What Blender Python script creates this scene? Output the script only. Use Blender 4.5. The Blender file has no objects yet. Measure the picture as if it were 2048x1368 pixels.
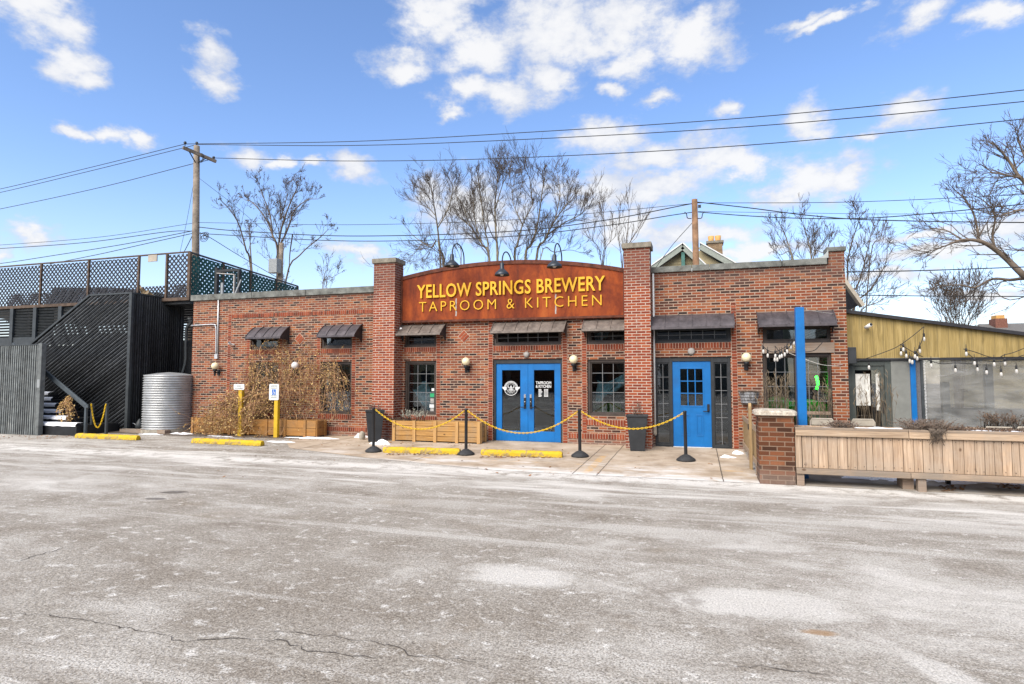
import bpy, math, random
from mathutils import Vector, Matrix, noise as mnoise
random.seed(7)
R = random.Random(11)
scene = bpy.context.scene
col = scene.collection
rad = math.radians
PI = math.pi

# ------------------------------------------------------------------ camera maths
F = 1185.0; TH = rad(17.4); PH = rad(3.38); CAM = (0.0, -14.5, 1.73)
_s, _c, _sp, _cp = math.sin(TH), math.cos(TH), math.sin(PH), math.cos(PH)
def ray(px, py):
    u = (px-1024)/F; w = (684-py)/F; k = _cp-w*_sp
    return (-_s*k+u*_c, _c*k+u*_s, _sp+w*_cp)
def P(px, py, Y):
    d = ray(px, py); t = (Y-CAM[1])/d[1]
    return Vector((t*d[0], Y, CAM[2]+t*d[2]))
def gz(y):
    return 0.0 if y < -4 else min(0.09, 0.0225*(y+4))
def G(px, py, extra=0.0):
    d = ray(px, py); z = 0.0
    for _ in range(12):
        t = (z+extra-CAM[2])/d[2]; y = CAM[1]+t*d[1]; z = gz(y)
    return Vector((t*d[0], y, z))

# ------------------------------------------------------------------ mesh builder
ORG = {}
def shade(o, v=True):
    o.data.polygons.foreach_set('use_smooth', [v]*len(o.data.polygons))
class MB:
    def __init__(s): s.v = []; s.f = []; s.m = []; s.sm = []
    def add(s, vs, fs, m=0, sm=False):
        b = len(s.v); s.v += [tuple(p) for p in vs]
        for f in fs:
            s.f.append([b+i for i in f]); s.m.append(m); s.sm.append(sm)
        return s
    def box(s, x0, x1, y0, y1, z0, z1, m=0):
        vs = [(x, y, z) for x in (x0, x1) for y in (y0, y1) for z in (z0, z1)]
        return s.add(vs, [(0,1,3,2),(4,6,7,5),(0,4,5,1),(2,3,7,6),(0,2,6,4),(1,5,7,3)], m)
    def obox(s, c, size, rot, m=0):
        a, b, d = size[0]/2, size[1]/2, size[2]/2
        vs = [Vector(c)+rot @ Vector((x, y, z)) for x in (-a, a) for y in (-b, b) for z in (-d, d)]
        return s.add(vs, [(0,1,3,2),(4,6,7,5),(0,4,5,1),(2,3,7,6),(0,2,6,4),(1,5,7,3)], m)
    def beam(s, a, b, w, h, m=0):
        a, b = Vector(a), Vector(b); d = (b-a)
        q = d.to_track_quat('X', 'Z').to_matrix()
        return s.obox((a+b)/2, (d.length, w, h), q, m)
    def prism(s, pts, y0, y1, m=0, plane='XZ', off=0.0):
        n = len(pts)
        if plane == 'XZ': vs = [(x, y0, z) for x, z in pts]+[(x, y1, z) for x, z in pts]
        elif plane == 'YZ': vs = [(y0, x, z) for x, z in pts]+[(y1, x, z) for x, z in pts]
        else: vs = [(x, z, y0) for x, z in pts]+[(x, z, y1) for x, z in pts]
        fs = [tuple(range(n)), tuple(range(2*n-1, n-1, -1))]
        fs += [(i, i+n, (i+1) % n+n, (i+1) % n) for i in range(n)]
        return s.add(vs, fs, m)
    def tube(s, pts, r0, r1=None, n=6, cap=True, m=0, sm=True):
        pts = [Vector(p) for p in pts]; k = len(pts)
        if isinstance(r0, (list, tuple)): rs = list(r0)
        else:
            if r1 is None: r1 = r0
            rs = [r0+(r1-r0)*i/max(1, k-1) for i in range(k)]
        vs = []; ref = None
        for i, p in enumerate(pts):
            t = (pts[min(i+1, k-1)]-pts[max(i-1, 0)])
            if t.length < 1e-9: t = Vector((0, 0, 1))
            t.normalize()
            if ref is None: ref = t.orthogonal().normalized()
            a = (ref-t*ref.dot(t))
            a = a.normalized() if a.length > 1e-6 else t.orthogonal().normalized()
            ref = a; b = t.cross(a)
            for j in range(n):
                an = 2*PI*j/n
                vs.append(p+(a*math.cos(an)+b*math.sin(an))*rs[i])
        fs = []
        for i in range(k-1):
            for j in range(n):
                fs.append((i*n+j, i*n+(j+1) % n, (i+1)*n+(j+1) % n, (i+1)*n+j))
        s.add(vs, fs, m, sm)
        if cap and n > 2:
            b = len(s.v)-len(vs)
            s.f.append([b+j for j in range(n)][::-1]); s.m.append(m); s.sm.append(False)
            s.f.append([b+(k-1)*n+j for j in range(n)]); s.m.append(m); s.sm.append(False)
        return s
    def lathe(s, prof, c, n=24, m=0, sm=True, axis='Z'):
        vs = []; k = len(prof)
        for r, z in prof:
            for j in range(n):
                a = 2*PI*j/n
                if axis == 'Z': vs.append((c[0]+r*math.cos(a), c[1]+r*math.sin(a), c[2]+z))
                else: vs.append((c[0]+r*math.cos(a), c[1]+z, c[2]+r*math.sin(a)))
        fs = [(i*n+j, i*n+(j+1) % n, (i+1)*n+(j+1) % n, (i+1)*n+j) for i in range(k-1) for j in range(n)]
        return s.add(vs, fs, m, sm)
    def sphere(s, c, r, n=16, k=10, m=0, sq=(1, 1, 1)):
        vs = []; fs = []
        for i in range(k+1):
            t = PI*i/k
            for j in range(n):
                a = 2*PI*j/n
                vs.append((c[0]+sq[0]*r*math.sin(t)*math.cos(a), c[1]+sq[1]*r*math.sin(t)*math.sin(a), c[2]+sq[2]*r*math.cos(t)))
        for i in range(k):
            for j in range(n):
                fs.append((i*n+j, (i+1)*n+j, (i+1)*n+(j+1) % n, i*n+(j+1) % n))
        return s.add(vs, fs, m, True)
    def quad(s, a, b, c, d, m=0): return s.add([a, b, c, d], [(0, 1, 2, 3)], m)
    def build(s, name, mats, parent=None, bevel=0.0, loc=None):
        org = Vector((0, 0, 0))
        if parent is not None: org = ORG.get(parent.name, Vector((0, 0, 0)))
        elif loc is not None: org = Vector(loc)
        me = bpy.data.meshes.new(name)
        me.from_pydata([(p[0]-org.x, p[1]-org.y, p[2]-org.z) for p in s.v], [], s.f)
        if not isinstance(mats, (list, tuple)): mats = [mats]
        for mt in mats: me.materials.append(mt)
        me.polygons.foreach_set('material_index', s.m)
        me.polygons.foreach_set('use_smooth', s.sm)
        me.update()
        o = bpy.data.objects.new(name, me); col.objects.link(o)
        if parent is not None: o.parent = parent
        elif loc is not None: o.location = loc
        ORG[o.name] = org
        if bevel > 0:
            b = o.modifiers.new('bevel', 'BEVEL'); b.width = bevel; b.segments = 2; b.limit_method = 'ANGLE'
        return o

def tag(o, label=None, cat=None, group=None, kind=None):
    if label: o['label'] = label
    if cat: o['category'] = cat
    if group: o['group'] = group
    if kind: o['kind'] = kind
    return o
def thing(name, label, cat, loc=(0, 0, 0), group=None):
    o = bpy.data.objects.new(name, None); col.objects.link(o); o.location = loc
    o.empty_display_size = .2
    ORG[o.name] = Vector(loc)
    return tag(o, label, cat, group)
def copy_tree(o, loc=None, label=None, parent=None):
    c = o.copy(); col.objects.link(c)
    if parent is not None: c.parent = parent
    if loc is not None: c.location = loc
    if label: c['label'] = label
    for ch in list(o.children): copy_tree(ch, None, None, c)
    return c

def clip_strip(poly, ang, lo, hi):
    nx, nz = -math.sin(ang), math.cos(ang)
    def cut(ps, sgn, lim):
        out = []
        for i in range(len(ps)):
            a, b = ps[i], ps[(i+1) % len(ps)]
            da = sgn*(a[0]*nx+a[1]*nz-lim); db = sgn*(b[0]*nx+b[1]*nz-lim)
            if da >= 0: out.append(a)
            if da*db < 0:
                t = da/(da-db); out.append((a[0]+(b[0]-a[0])*t, a[1]+(b[1]-a[1])*t))
        return out
    p = cut(poly, 1, lo)
    return cut(p, -1, hi) if len(p) > 2 else []
def strips(mb, poly, ang, spacing, width, y0, y1, plane='XZ', phase=0.0, jit=0.0, m=0):
    nx, nz = -math.sin(ang), math.cos(ang)
    ds = [p[0]*nx+p[1]*nz for p in poly]
    k = min(ds)+phase
    while k < max(ds):
        j = R.uniform(-jit, jit)
        p = clip_strip(poly, ang, k+j, k+j+width)
        if len(p) > 2: mb.prism(p, y0, y1, m, plane)
        k += spacing
def rect(x0, x1, z0, z1): return [(x0, z0), (x1, z0), (x1, z1), (x0, z1)]
def catmull(pts, n=8):
    pts = [Vector(p) for p in pts]; q = [2*pts[0]-pts[1]]+pts+[2*pts[-1]-pts[-2]]; out = []
    for i in range(1, len(q)-2):
        a, b, c, d = q[i-1:i+3]
        for k in range(n):
            t = k/n
            out.append(.5*((2*b)+(c-a)*t+(2*a-5*b+4*c-d)*t*t+(3*b-a-3*c+d)*t**3))
    out.append(pts[-1]); return out

def text_mesh(body, w, h, x, y, z, depth, bold=0.0, space=1.0, align='L', caps=True):
    """lettering facing -Y: left edge x, baseline z, total width w, cap height h"""
    c = bpy.data.curves.new('lettering', 'FONT'); c.body = body; c.size = 1; c.offset = bold
    c.extrude = 0.5; c.space_character = space; c.resolution_u = 3
    o = bpy.data.objects.new('lettering', c); col.objects.link(o)
    bpy.context.view_layer.update()
    me = o.to_mesh()
    xs = [v.co.x for v in me.vertices]; ys = [v.co.y for v in me.vertices]
    x0, x1, y0, y1 = min(xs), max(xs), min(ys), max(ys)
    sx = w/(x1-x0); sz = h/(y1-y0)
    mb = MB()
    mb.add([(x+(v.co.x-x0)*sx, y-(v.co.z+.5)*depth, z+(v.co.y-y0)*sz) for v in me.vertices], [tuple(p.vertices) for p in me.polygons])
    o.to_mesh_clear(); bpy.data.objects.remove(o); bpy.data.curves.remove(c)
    return mb

# ------------------------------------------------------------------ materials
class NB:
    def __init__(s, name, rough=.7, metal=0.0, spec=.35):
        s.mat = bpy.data.materials.new(name); s.mat.use_nodes = True
        s.t = s.mat.node_tree; s.p = s.t.nodes['Principled BSDF']
        s.p.inputs['Roughness'].default_value = rough; s.p.inputs['Metallic'].default_value = metal
        s.p.inputs['Specular IOR Level'].default_value = spec
        s._tc = None
    def n(s, ty): return s.t.nodes.new(ty)
    def l(s, a, b): s.t.links.new(a, b)
    def put(s, sock, v):
        if isinstance(v, bpy.types.NodeSocket): s.l(v, sock)
        elif isinstance(v, (tuple, list)) and sock.type == 'RGBA' and len(v) == 3: sock.default_value = (*v, 1)
        else: sock.default_value = v
    def co(s):
        if not s._tc: s._tc = s.n('ShaderNodeTexCoord').outputs['Object']
        return s._tc
    def map(s, scale=(1, 1, 1), rot=(0, 0, 0), loc=(0, 0, 0), vec=None):
        m = s.n('ShaderNodeMapping'); s.l(vec or s.co(), m.inputs['Vector'])
        m.inputs['Scale'].default_value = scale; m.inputs['Rotation'].default_value = rot; m.inputs['Location'].default_value = loc
        return m.outputs[0]
    def noise(s, scale, detail=3, rough=.55, vec=None, dist=0.0):
        n = s.n('ShaderNodeTexNoise'); s.l(vec or s.co(), n.inputs['Vector'])
        n.inputs['Scale'].default_value = scale; n.inputs['Detail'].default_value = detail
        n.inputs['Roughness'].default_value = rough; n.inputs['Distortion'].default_value = dist
        return n.outputs['Fac']
    def vor(s, scale, feature='F1', vec=None, out='Distance', rnd=1.0):
        n = s.n('ShaderNodeTexVoronoi'); n.feature = feature; s.l(vec or s.co(), n.inputs['Vector'])
        n.inputs['Scale'].default_value = scale; n.inputs['Randomness'].default_value = rnd
        return n.outputs[out]
    def ramp(s, fac, stops, interp='LINEAR'):
        r = s.n('ShaderNodeValToRGB'); s.l(fac, r.inputs[0]); e = r.color_ramp.elements; r.color_ramp.interpolation = interp
        while len(e) < len(stops): e.new(.5)
        for i, (p, c) in enumerate(stops):
            e[i].position = p
            e[i].color = (c, c, c, 1) if isinstance(c, (int, float)) else (*c, 1)
        return r.outputs[0]
    def mix(s, fac, a, b, mode='MIX'):
        m = s.n('ShaderNodeMix'); m.data_type = 'RGBA'; m.blend_type = mode
        s.put(m.inputs[0], fac); s.put(m.inputs[6], a); s.put(m.inputs[7], b)
        return m.outputs[2]
    def math(s, op, a, b=0.0, c=0.0, clamp=False):
        m = s.n('ShaderNodeMath'); m.operation = op; m.use_clamp = clamp
        s.put(m.inputs[0], a); s.put(m.inputs[1], b)
        if op in ('MULTIPLY_ADD', 'SMOOTH_MIN', 'SMOOTH_MAX', 'COMPARE'): s.put(m.inputs[2], c)
        return m.outputs[0]
    def sstep(s, v, lo, hi):
        m = s.n('ShaderNodeMapRange'); m.interpolation_type = 'SMOOTHSTEP'
        s.put(m.inputs[0], v); m.inputs[1].default_value = lo; m.inputs[2].default_value = hi
        m.inputs[3].default_value = 0; m.inputs[4].default_value = 1
        return m.outputs[0]
    def xyz(s, vec=None):
        n = s.n('ShaderNodeSeparateXYZ'); s.l(vec or s.co(), n.inputs[0]); return n.outputs
    def comb(s, x, y, z=0.0):
        n = s.n('ShaderNodeCombineXYZ'); s.put(n.inputs[0], x); s.put(n.inputs[1], y); s.put(n.inputs[2], z); return n.outputs[0]
    def island(s): return s.n('ShaderNodeNewGeometry').outputs['Random Per Island']
    def objrand(s): return s.n('ShaderNodeObjectInfo').outputs['Random']
    def bump(s, h, strength=.4, dist=.02):
        b = s.n('ShaderNodeBump'); s.l(h, b.inputs['Height']); b.inputs['Strength'].default_value = strength
        b.inputs['Distance'].default_value = dist; s.l(b.outputs[0], s.p.inputs['Normal'])
    def color(s, c): s.put(s.p.inputs['Base Color'], c); return s
    def roughness(s, r): s.put(s.p.inputs['Roughness'], r); return s

MAT = {}
def plain(name, c, rough=.6, metal=0.0, var=.25, scale=8, spec=.35, bump=0.0, stain=None, stain_amt=.5, isl=0.0):
    b = NB(name, rough, metal, spec)
    n = b.noise(scale, 5, .6)
    a = tuple(x*(1-var) for x in c); d = tuple(min(1, x*(1+var)) for x in c)
    out = b.ramp(n, [(.3, a), (.7, d)])
    if stain:
        m = b.sstep(b.noise(scale*.45, 6, .65), .52, .7)
        out = b.mix(b.math('MULTIPLY', m, stain_amt), out, stain)
    if isl: out = b.mix(1.0, out, b.ramp(b.island(), [(0, 1-isl), (1, 1+isl)]), 'MULTIPLY')
    b.color(out)
    if bump: b.bump(b.noise(scale*6, 4), bump, .01)
    MAT[name] = b.mat; return b.mat

def brick(name, stops, mortar, w=.212, h=.0655, m=.011, efflo=.25, dark=.35, mort2=None):
    b = NB(name, .85, 0, .2)
    o = b.xyz()
    wob = b.math('MULTIPLY_ADD', b.noise(1.3, 2), .012, 0)
    uv = b.comb(b.math('ADD', o[0], o[1]), b.math('ADD', o[2], wob))
    t = b.n('ShaderNodeTexBrick'); b.l(uv, t.inputs['Vector'])
    t.inputs['Scale'].default_value = 1; t.inputs['Brick Width'].default_value = w; t.inputs['Row Height'].default_value = h
    t.inputs['Mortar Size'].default_value = m; t.inputs['Mortar Smooth'].default_value = .25
    t.inputs['Color1'].default_value = (0, 0, 0, 1); t.inputs['Color2'].default_value = (1, 1, 1, 1); t.inputs['Mortar'].default_value = (.5, .5, .5, 1)
    c = b.ramp(t.outputs['Color'], stops, 'LINEAR')
    c = b.mix(1.0, c, (1.10, 1.16, 1.12), 'MULTIPLY')
    fine = b.noise(45, 4, .7)
    c = b.mix(.5, c, b.mix(fine, (.25, .25, .25), (1.6, 1.5, 1.5)), 'MULTIPLY')
    blot = b.sstep(b.noise(2.1, 5, .65), .45, .75)
    c = b.mix(b.math('MULTIPLY', blot, dark), c, (.055, .03, .022))
    mt = b.mix(b.noise(14, 4, .7), mortar, mort2 or tuple(x*.6 for x in mortar))
    out = b.mix(t.outputs['Fac'], c, mt)
    e = b.math('MULTIPLY', b.sstep(b.noise(1.05, 7, .7), .6, .78), b.sstep(b.noise(11, 4, .7), .42, .62))
    out = b.mix(b.math('MULTIPLY', e, efflo*2.2, clamp=True), out, (.52, .46, .42))
    run = b.math('MULTIPLY', b.sstep(b.noise(3.0, 5, .65, vec=b.map((1.6, 1.6, .22))), .5, .72), .30)
    out = b.mix(run, out, (.07, .045, .035))
    soot = b.math('MULTIPLY', b.sstep(b.math('ADD', o[2], b.math('MULTIPLY', b.noise(2.5, 5, .7), .8)), 4.05, 4.65), .45)
    out = b.mix(soot, out, (.075, .05, .045))
    damp = b.math('MULTIPLY', b.sstep(b.math('ADD', o[2], b.math('MULTIPLY', b.noise(2.0, 6, .7), .7)), .75, .35), .4)
    out = b.mix(damp, out, b.mix(b.noise(8, 4, .7), (.09, .06, .045), (.42, .35, .3)))
    b.color(out)
    b.bump(b.math('ADD', b.math('MULTIPLY', t.outputs['Fac'], -1), b.math('MULTIPLY', fine, .35)), .7, .012)
    MAT[name] = b.mat; return b.mat

MORT = (.43, .32, .245)
brick('mixed_brick', [(.0, (.022, .014, .013)), (.16, (.055, .024, .018)), (.30, (.12, .036, .021)), (.5, (.18, .046, .021)), (.72, (.225, .061, .025)), (.9, (.275, .092, .036)), (1, (.185, .082, .05))], MORT, m=.0100)
brick('pillar_brick', [(.0, (.15, .028, .015)), (.4, (.21, .04, .017)), (.8, (.25, .054, .021)), (1, (.28, .075, .03))], (.54, .42, .34), efflo=.25, dark=.12, m=.0095)
brick('old_brick', [(.0, (.035, .015, .009)), (.3, (.085, .03, .014)), (.65, (.13, .042, .019)), (1, (.2, .075, .035))], (.24, .16, .11), w=.23, h=.077, m=.009, efflo=.8, dark=.55)
brick('tan_brick', [(.0, (.26, .16, .08)), (.5, (.38, .25, .12)), (1, (.46, .31, .17))], (.36, .28, .2), efflo=.05)

def trim_brick():
    b = NB('trim_brick', .85, 0, .2)
    c = b.ramp(b.island(), [(0, (.08, .027, .016)), (.2, (.15, .033, .017)), (.6, (.21, .043, .019)), (1, (.27, .07, .032))])
    c = b.mix(.5, c, b.mix(b.noise(40, 4, .7), (.4, .4, .4), (1.5, 1.5, 1.5)), 'MULTIPLY')
    b.color(c); b.bump(b.noise(60, 3), .4, .01); MAT['trim_brick'] = b.mat
trim_brick()
plain('mortar', MORT, .9, var=.3, scale=20)
plain('coping', (.135, .14, .128), .8, var=.5, scale=5, stain=(.05, .045, .038), stain_amt=.85, bump=.3)
plain('cap_stone', (.19, .17, .135), .85, var=.4, scale=6, stain=(.09, .075, .06), stain_amt=.7, bump=.5)
plain('limestone', (.45, .4, .33), .9, var=.45, scale=22, stain=(.2, .15, .1), stain_amt=.6, bump=.8)
plain('flashing', (.33, .35, .34), .45, .6, var=.2, scale=5)
def awning_mat(name, a, bcol):
    b = NB(name, .5, .35, .4)
    n = b.noise(5, 6, .7, vec=b.map((1, 1, .35)))
    b.color(b.ramp(n, [(.3, a), (.5, tuple((x+y)/2 for x, y in zip(a, bcol))), (.68, bcol)]))
    b.bump(b.noise(25, 3), .15, .01); MAT[name] = b.mat
awning_mat('awning_dark', (.042, .037, .041), (.115, .10, .108))
awning_mat('awning_tan', (.075, .06, .052), (.24, .2, .17))
plain('awning_side', (.03, .026, .028), .6)
def rust():
    b = NB('rusty_steel', .8, .15, .25)
    v1 = b.noise(1.6, 8, .68, vec=b.map((1, 1, .45)), dist=.6); v2 = b.noise(9, 6, .7)
    c = b.ramp(v1, [(.28, (.07, .018, .011)), (.45, (.16, .032, .012)), (.58, (.27, .058, .014)), (.75, (.36, .095, .022))])
    c = b.mix(.6, c, b.mix(v2, (.55, .5, .5), (1.4, 1.4, 1.35)), 'MULTIPLY')
    st = b.sstep(b.noise(5, 4, .6, vec=b.map((1, 1, .05))), .55, .75)
    c = b.mix(b.math('MULTIPLY', st, .35), c, (.06, .02, .015))
    b.color(c); b.bump(v2, .25, .01); MAT['rusty_steel'] = b.mat
rust()
plain('rust_rim', (.10, .032, .018), .8, .2, var=.5, scale=7)
plain('letter_yellow', (.64, .345, .012), .45, var=.08, scale=4)
plain('white_paint', (.60, .61, .61), .5, var=.08)
plain('dirty_white', (.33, .31, .29), .7, var=.2)
plain('window_bronze', (.045, .033, .027), .5, var=.3, scale=12, spec=.4)
plain('black_frame', (.02, .023, .026), .45, var=.3, scale=9, spec=.4)
plain('muntin_grey', (.17, .175, .18), .5, var=.1)
plain('blue_paint', (.001, .118, .36), .4, var=.13, scale=3, spec=.4, stain=(.01, .07, .22), stain_amt=.4)
plain('black_metal', (.022, .023, .026), .45, .3, var=.3, scale=14)
plain('black_rubber', (.028, .029, .031), .7, var=.35, scale=16)
plain('black_planter', (.026, .029, .033), .5, var=.25, scale=5)
plain('lamp_shade_metal', (.045, .052, .062), .4, .5, var=.2)
plain('galv', (.42, .44, .46), .35, .8, var=.2, scale=4)
plain('conduit_grey', (.5, .51, .52), .4, .5, var=.12)
plain('camera_white', (.72, .72, .72), .4, var=.05)
plain('globe_glass', (.70, .61, .40), .25, var=.04, scale=3, spec=.5)
plain('globe_pale', (.62, .60, .58), .25, var=.05, scale=3, spec=.5)
plain('silver', (.7, .7, .7), .25, .9, var=.1)
plain('interior_dark', (.025, .022, .02), .8, var=.4, scale=2)
plain('interior_floor', (.06, .045, .035), .5, var=.4, scale=3)
plain('interior_wood', (.2, .12, .06), .5, var=.3, scale=3)
plain('curtain_cloth', (.22, .42, .48), .9, var=.5, scale=3)
plain('green_vinyl', (.012, .66, .03), .4, var=.3, scale=2)
plain('pot_soil', (.05, .035, .025), .9, var=.4, scale=10)
plain('sky_blue_decal', (.02, .12, .42), .5, var=.05)
plain('green_decal', (.02, .3, .12), .5, var=.1)
plain('brass', (.55, .42, .22), .4, .6, var=.1)
plain('wire_black', (.02, .02, .022), .6, var=.2)
plain('rope_pale', (.5, .48, .44), .8, var=.2)
plain('bulb_glass', (.50, .48, .45), .12, var=.05, spec=.6)
plain('wood_pole', (.20, .165, .13), .85, var=.4, scale=4, bump=.4)
plain('wood_pole_brown', (.20, .115, .065), .85, var=.4, scale=4, bump=.4)
plain('transformer_grey', (.25, .265, .27), .5, var=.15)
plain('bark_light', (.21, .175, .12), .9, var=.4, scale=3, bump=.5)
plain('bark_dark', (.13, .10, .075), .9, var=.4, scale=3, bump=.5)
plain('twig', (.10, .078, .062), .9, var=.3, scale=2)
plain('deck_black', (.018, .02, .022), .6, var=.4, scale=6, stain=(.05, .055, .06), stain_amt=.4)
plain('slat_black', (.012, .013, .015), .5, var=.5, scale=7, isl=.4)
plain('gap_black', (.004, .004, .005), .9)
plain('slat_highlight', (.05, .054, .058), .5, var=.5, scale=5, isl=.45)  # lighter colour that paints a highlight along the slat edges
plain('slat_trim', (.038, .044, .048), .5, var=.3, scale=6)
plain('slat_grey', (.125, .136, .135), .55, var=.4, scale=5, isl=.3, stain=(.22, .225, .215), stain_amt=.5)
plain('rail_grey', (.055, .068, .078), .45, var=.25)
plain('lattice_dark', (.022, .023, .03), .7, var=.5, scale=6, isl=.35)
plain('lattice_green', (.02, .085, .08), .7, var=.5, scale=4)
plain('rusty_wood', (.085, .058, .042), .85, var=.5, scale=6)
plain('tarp_tan', (.35, .27, .17), .9, var=.3, scale=4)
plain('tarp_teal', (.1, .17, .17), .8, var=.3, scale=4)
plain('grey_render', (.18, .185, .17), .85, var=.2, scale=3)
plain('door_green_grey', (.055, .065, .06), .5, var=.2)
plain('paper', (.55, .54, .5), .8, var=.25, scale=9, stain=(.25, .25, .24), stain_amt=.6)
plain('screen_grey', (.11, .11, .12), .8, var=.3, scale=30)
plain('roof_black', (.02, .02, .024), .6, var=.3)
plain('siding_tan', (.33, .28, .17), .8, var=.15, scale=2)
plain('trim_green', (.23, .255, .225), .6, var=.15)
plain('shingle', (.13, .125, .12), .9, var=.4, scale=20)
plain('clay_pot', (.5, .28, .09), .8, var=.2)
plain('green_copper', (.06, .15, .13), .8, var=.3)
plain('red_chimney', (.16, .07, .05), .9, var=.4, scale=15)
plain('tan_metal', (.35, .31, .25), .5, var=.15)
plain('basket_grey', (.30, .31, .33), .8, var=.4, scale=25)
plain('stone', (.3, .27, .22), .9, var=.3, scale=10)
plain('fiber_dark', (.12, .095, .075), .95, var=.5, scale=20)
plain('lavender_stem', (.17, .135, .11), .95, var=.5, scale=9)
plain('grass_dry', (.17, .13, .085), .95, var=.5, scale=4)
plain('vine_stem', (.30, .175, .095), .95, var=.5, scale=3, isl=.65)
plain('sage_leaf', (.33, .33, .27), .95, var=.4, scale=9)

def leafmat(name, stops):
    b = NB(name, .9, 0, .2); b.color(b.ramp(b.island(), stops)); MAT[name] = b.mat
leafmat('dry_leaf', [(0, (.14, .075, .03)), (.25, (.32, .19, .07)), (.6, (.52, .34, .12)), (1, (.66, .50, .24))])
leafmat('dark_leaf', [(0, (.04, .028, .022)), (.6, (.1, .06, .04)), (1, (.17, .1, .06))])
leafmat('ground_leaf', [(0, (.1, .05, .025)), (.5, (.24, .11, .04)), (1, (.33, .17, .07))])

def yellow_worn():
    b = NB('worn_yellow', .7, 0, .3)
    w = b.sstep(b.noise(7, 7, .72), .50, .60)
    o = b.xyz(b.n('ShaderNodeTexCoord').outputs['Generated'])
    c = b.mix(b.noise(3, 4), (.46, .29, .008), (.56, .39, .015))
    c = b.mix(b.math('MULTIPLY', w, .8), c, (.22, .17, .10))
    low = b.math('MULTIPLY', b.sstep(b.noise(16, 5, .7), .45, .6), b.sstep(o[2], .45, .1))
    c = b.mix(b.math('MULTIPLY', low, .75), c, (.14, .1, .06))
    b.color(c); b.bump(b.noise(30, 4), .5, .01); MAT['worn_yellow'] = b.mat
yellow_worn()
plain('post_yellow', (.52, .33, .015), .6, var=.15, scale=6, stain=(.4, .25, .05), stain_amt=.6)
plain('chain_yellow', (.60, .38, .01), .4, var=.12, scale=9)

def wood(name, a, bb, knot=(.08, .04, .02), along='X', grey=None, plank=None, rough=.75):
    b = NB(name, rough, 0, .25)
    sc = (.6, 14, 14) if along == 'X' else (14, 14, .6)
    g = b.noise(2.2, 6, .65, vec=b.map(sc), dist=1.2)
    c = b.ramp(g, [(.28, a), (.5, tuple((x+y)/2 for x, y in zip(a, bb))), (.72, bb)])
    ir = b.island()
    c = b.mix(.55, c, b.ramp(ir, [(0, (.62, .6, .57)), (.5, (1, 1, 1)), (1, (1.25, 1.18, 1.1))]), 'MULTIPLY')
    k = b.vor(4.2, vec=b.map((1, 1, .6) if along != 'X' else (.6, 1, 1)))
    c = b.mix(b.math('MULTIPLY', b.sstep(k, .11, .05), .85), c, knot)
    if grey:
        c = b.mix(b.math('MULTIPLY', b.sstep(b.noise(1.7, 6, .7), .42, .68), .75), c, grey)
    b.color(c); b.bump(g, .35, .01); MAT[name] = b.mat
wood('cedar', (.22, .105, .03), (.50, .29, .10), along='X', grey=(.30, .2, .11))
wood('cedar_post', (.36, .2, .07), (.54, .33, .14), along='Z')
wood('orange_wood', (.27, .12, .03), (.42, .21, .06), along='X', grey=(.22, .13, .06))
wood('fence_board', (.20, .13, .082), (.54, .41, .295), along='Z', grey=(.36, .285, .22))
wood('fence_rail', (.21, .145, .095), (.48, .36, .25), along='X', grey=(.31, .245, .185))
wood('grey_rail', (.17, .13, .10), (.34, .26, .19), along='X', grey=(.2, .17, .14))
wood('grey_wood', (.17, .12, .09), (.36, .27, .2), along='X', grey=(.25, .22, .19))
wood('plain_fence', (.22, .145, .07), (.44, .31, .16), along='Z')
def plywood():
    b = NB('fascia_plywood', .8, 0, .25)
    g = b.noise(2.2, 6, .65, vec=b.map((10, 10, .7)), dist=.8)
    c = b.ramp(g, [(.3, (.18, .13, .048)), (.5, (.28, .203, .075)), (.7, (.37, .275, .115))])
    o = b.xyz()
    gr = b.math('FRACT', b.math('DIVIDE', o[0], .203))
    line = b.sstep(b.math('ABSOLUTE', b.math('SUBTRACT', gr, .5)), .04, .015)
    c = b.mix(b.math('MULTIPLY', line, .6), c, (.12, .09, .04))
    st = b.sstep(b.noise(2.4, 6, .7, vec=b.map((3, 3, .5))), .5, .72)
    c = b.mix(b.math('MULTIPLY', st, .5), c, (.22, .18, .09))
    b.color(c); b.bump(line, -.4, .01); MAT['fascia_plywood'] = b.mat
plywood()

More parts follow.
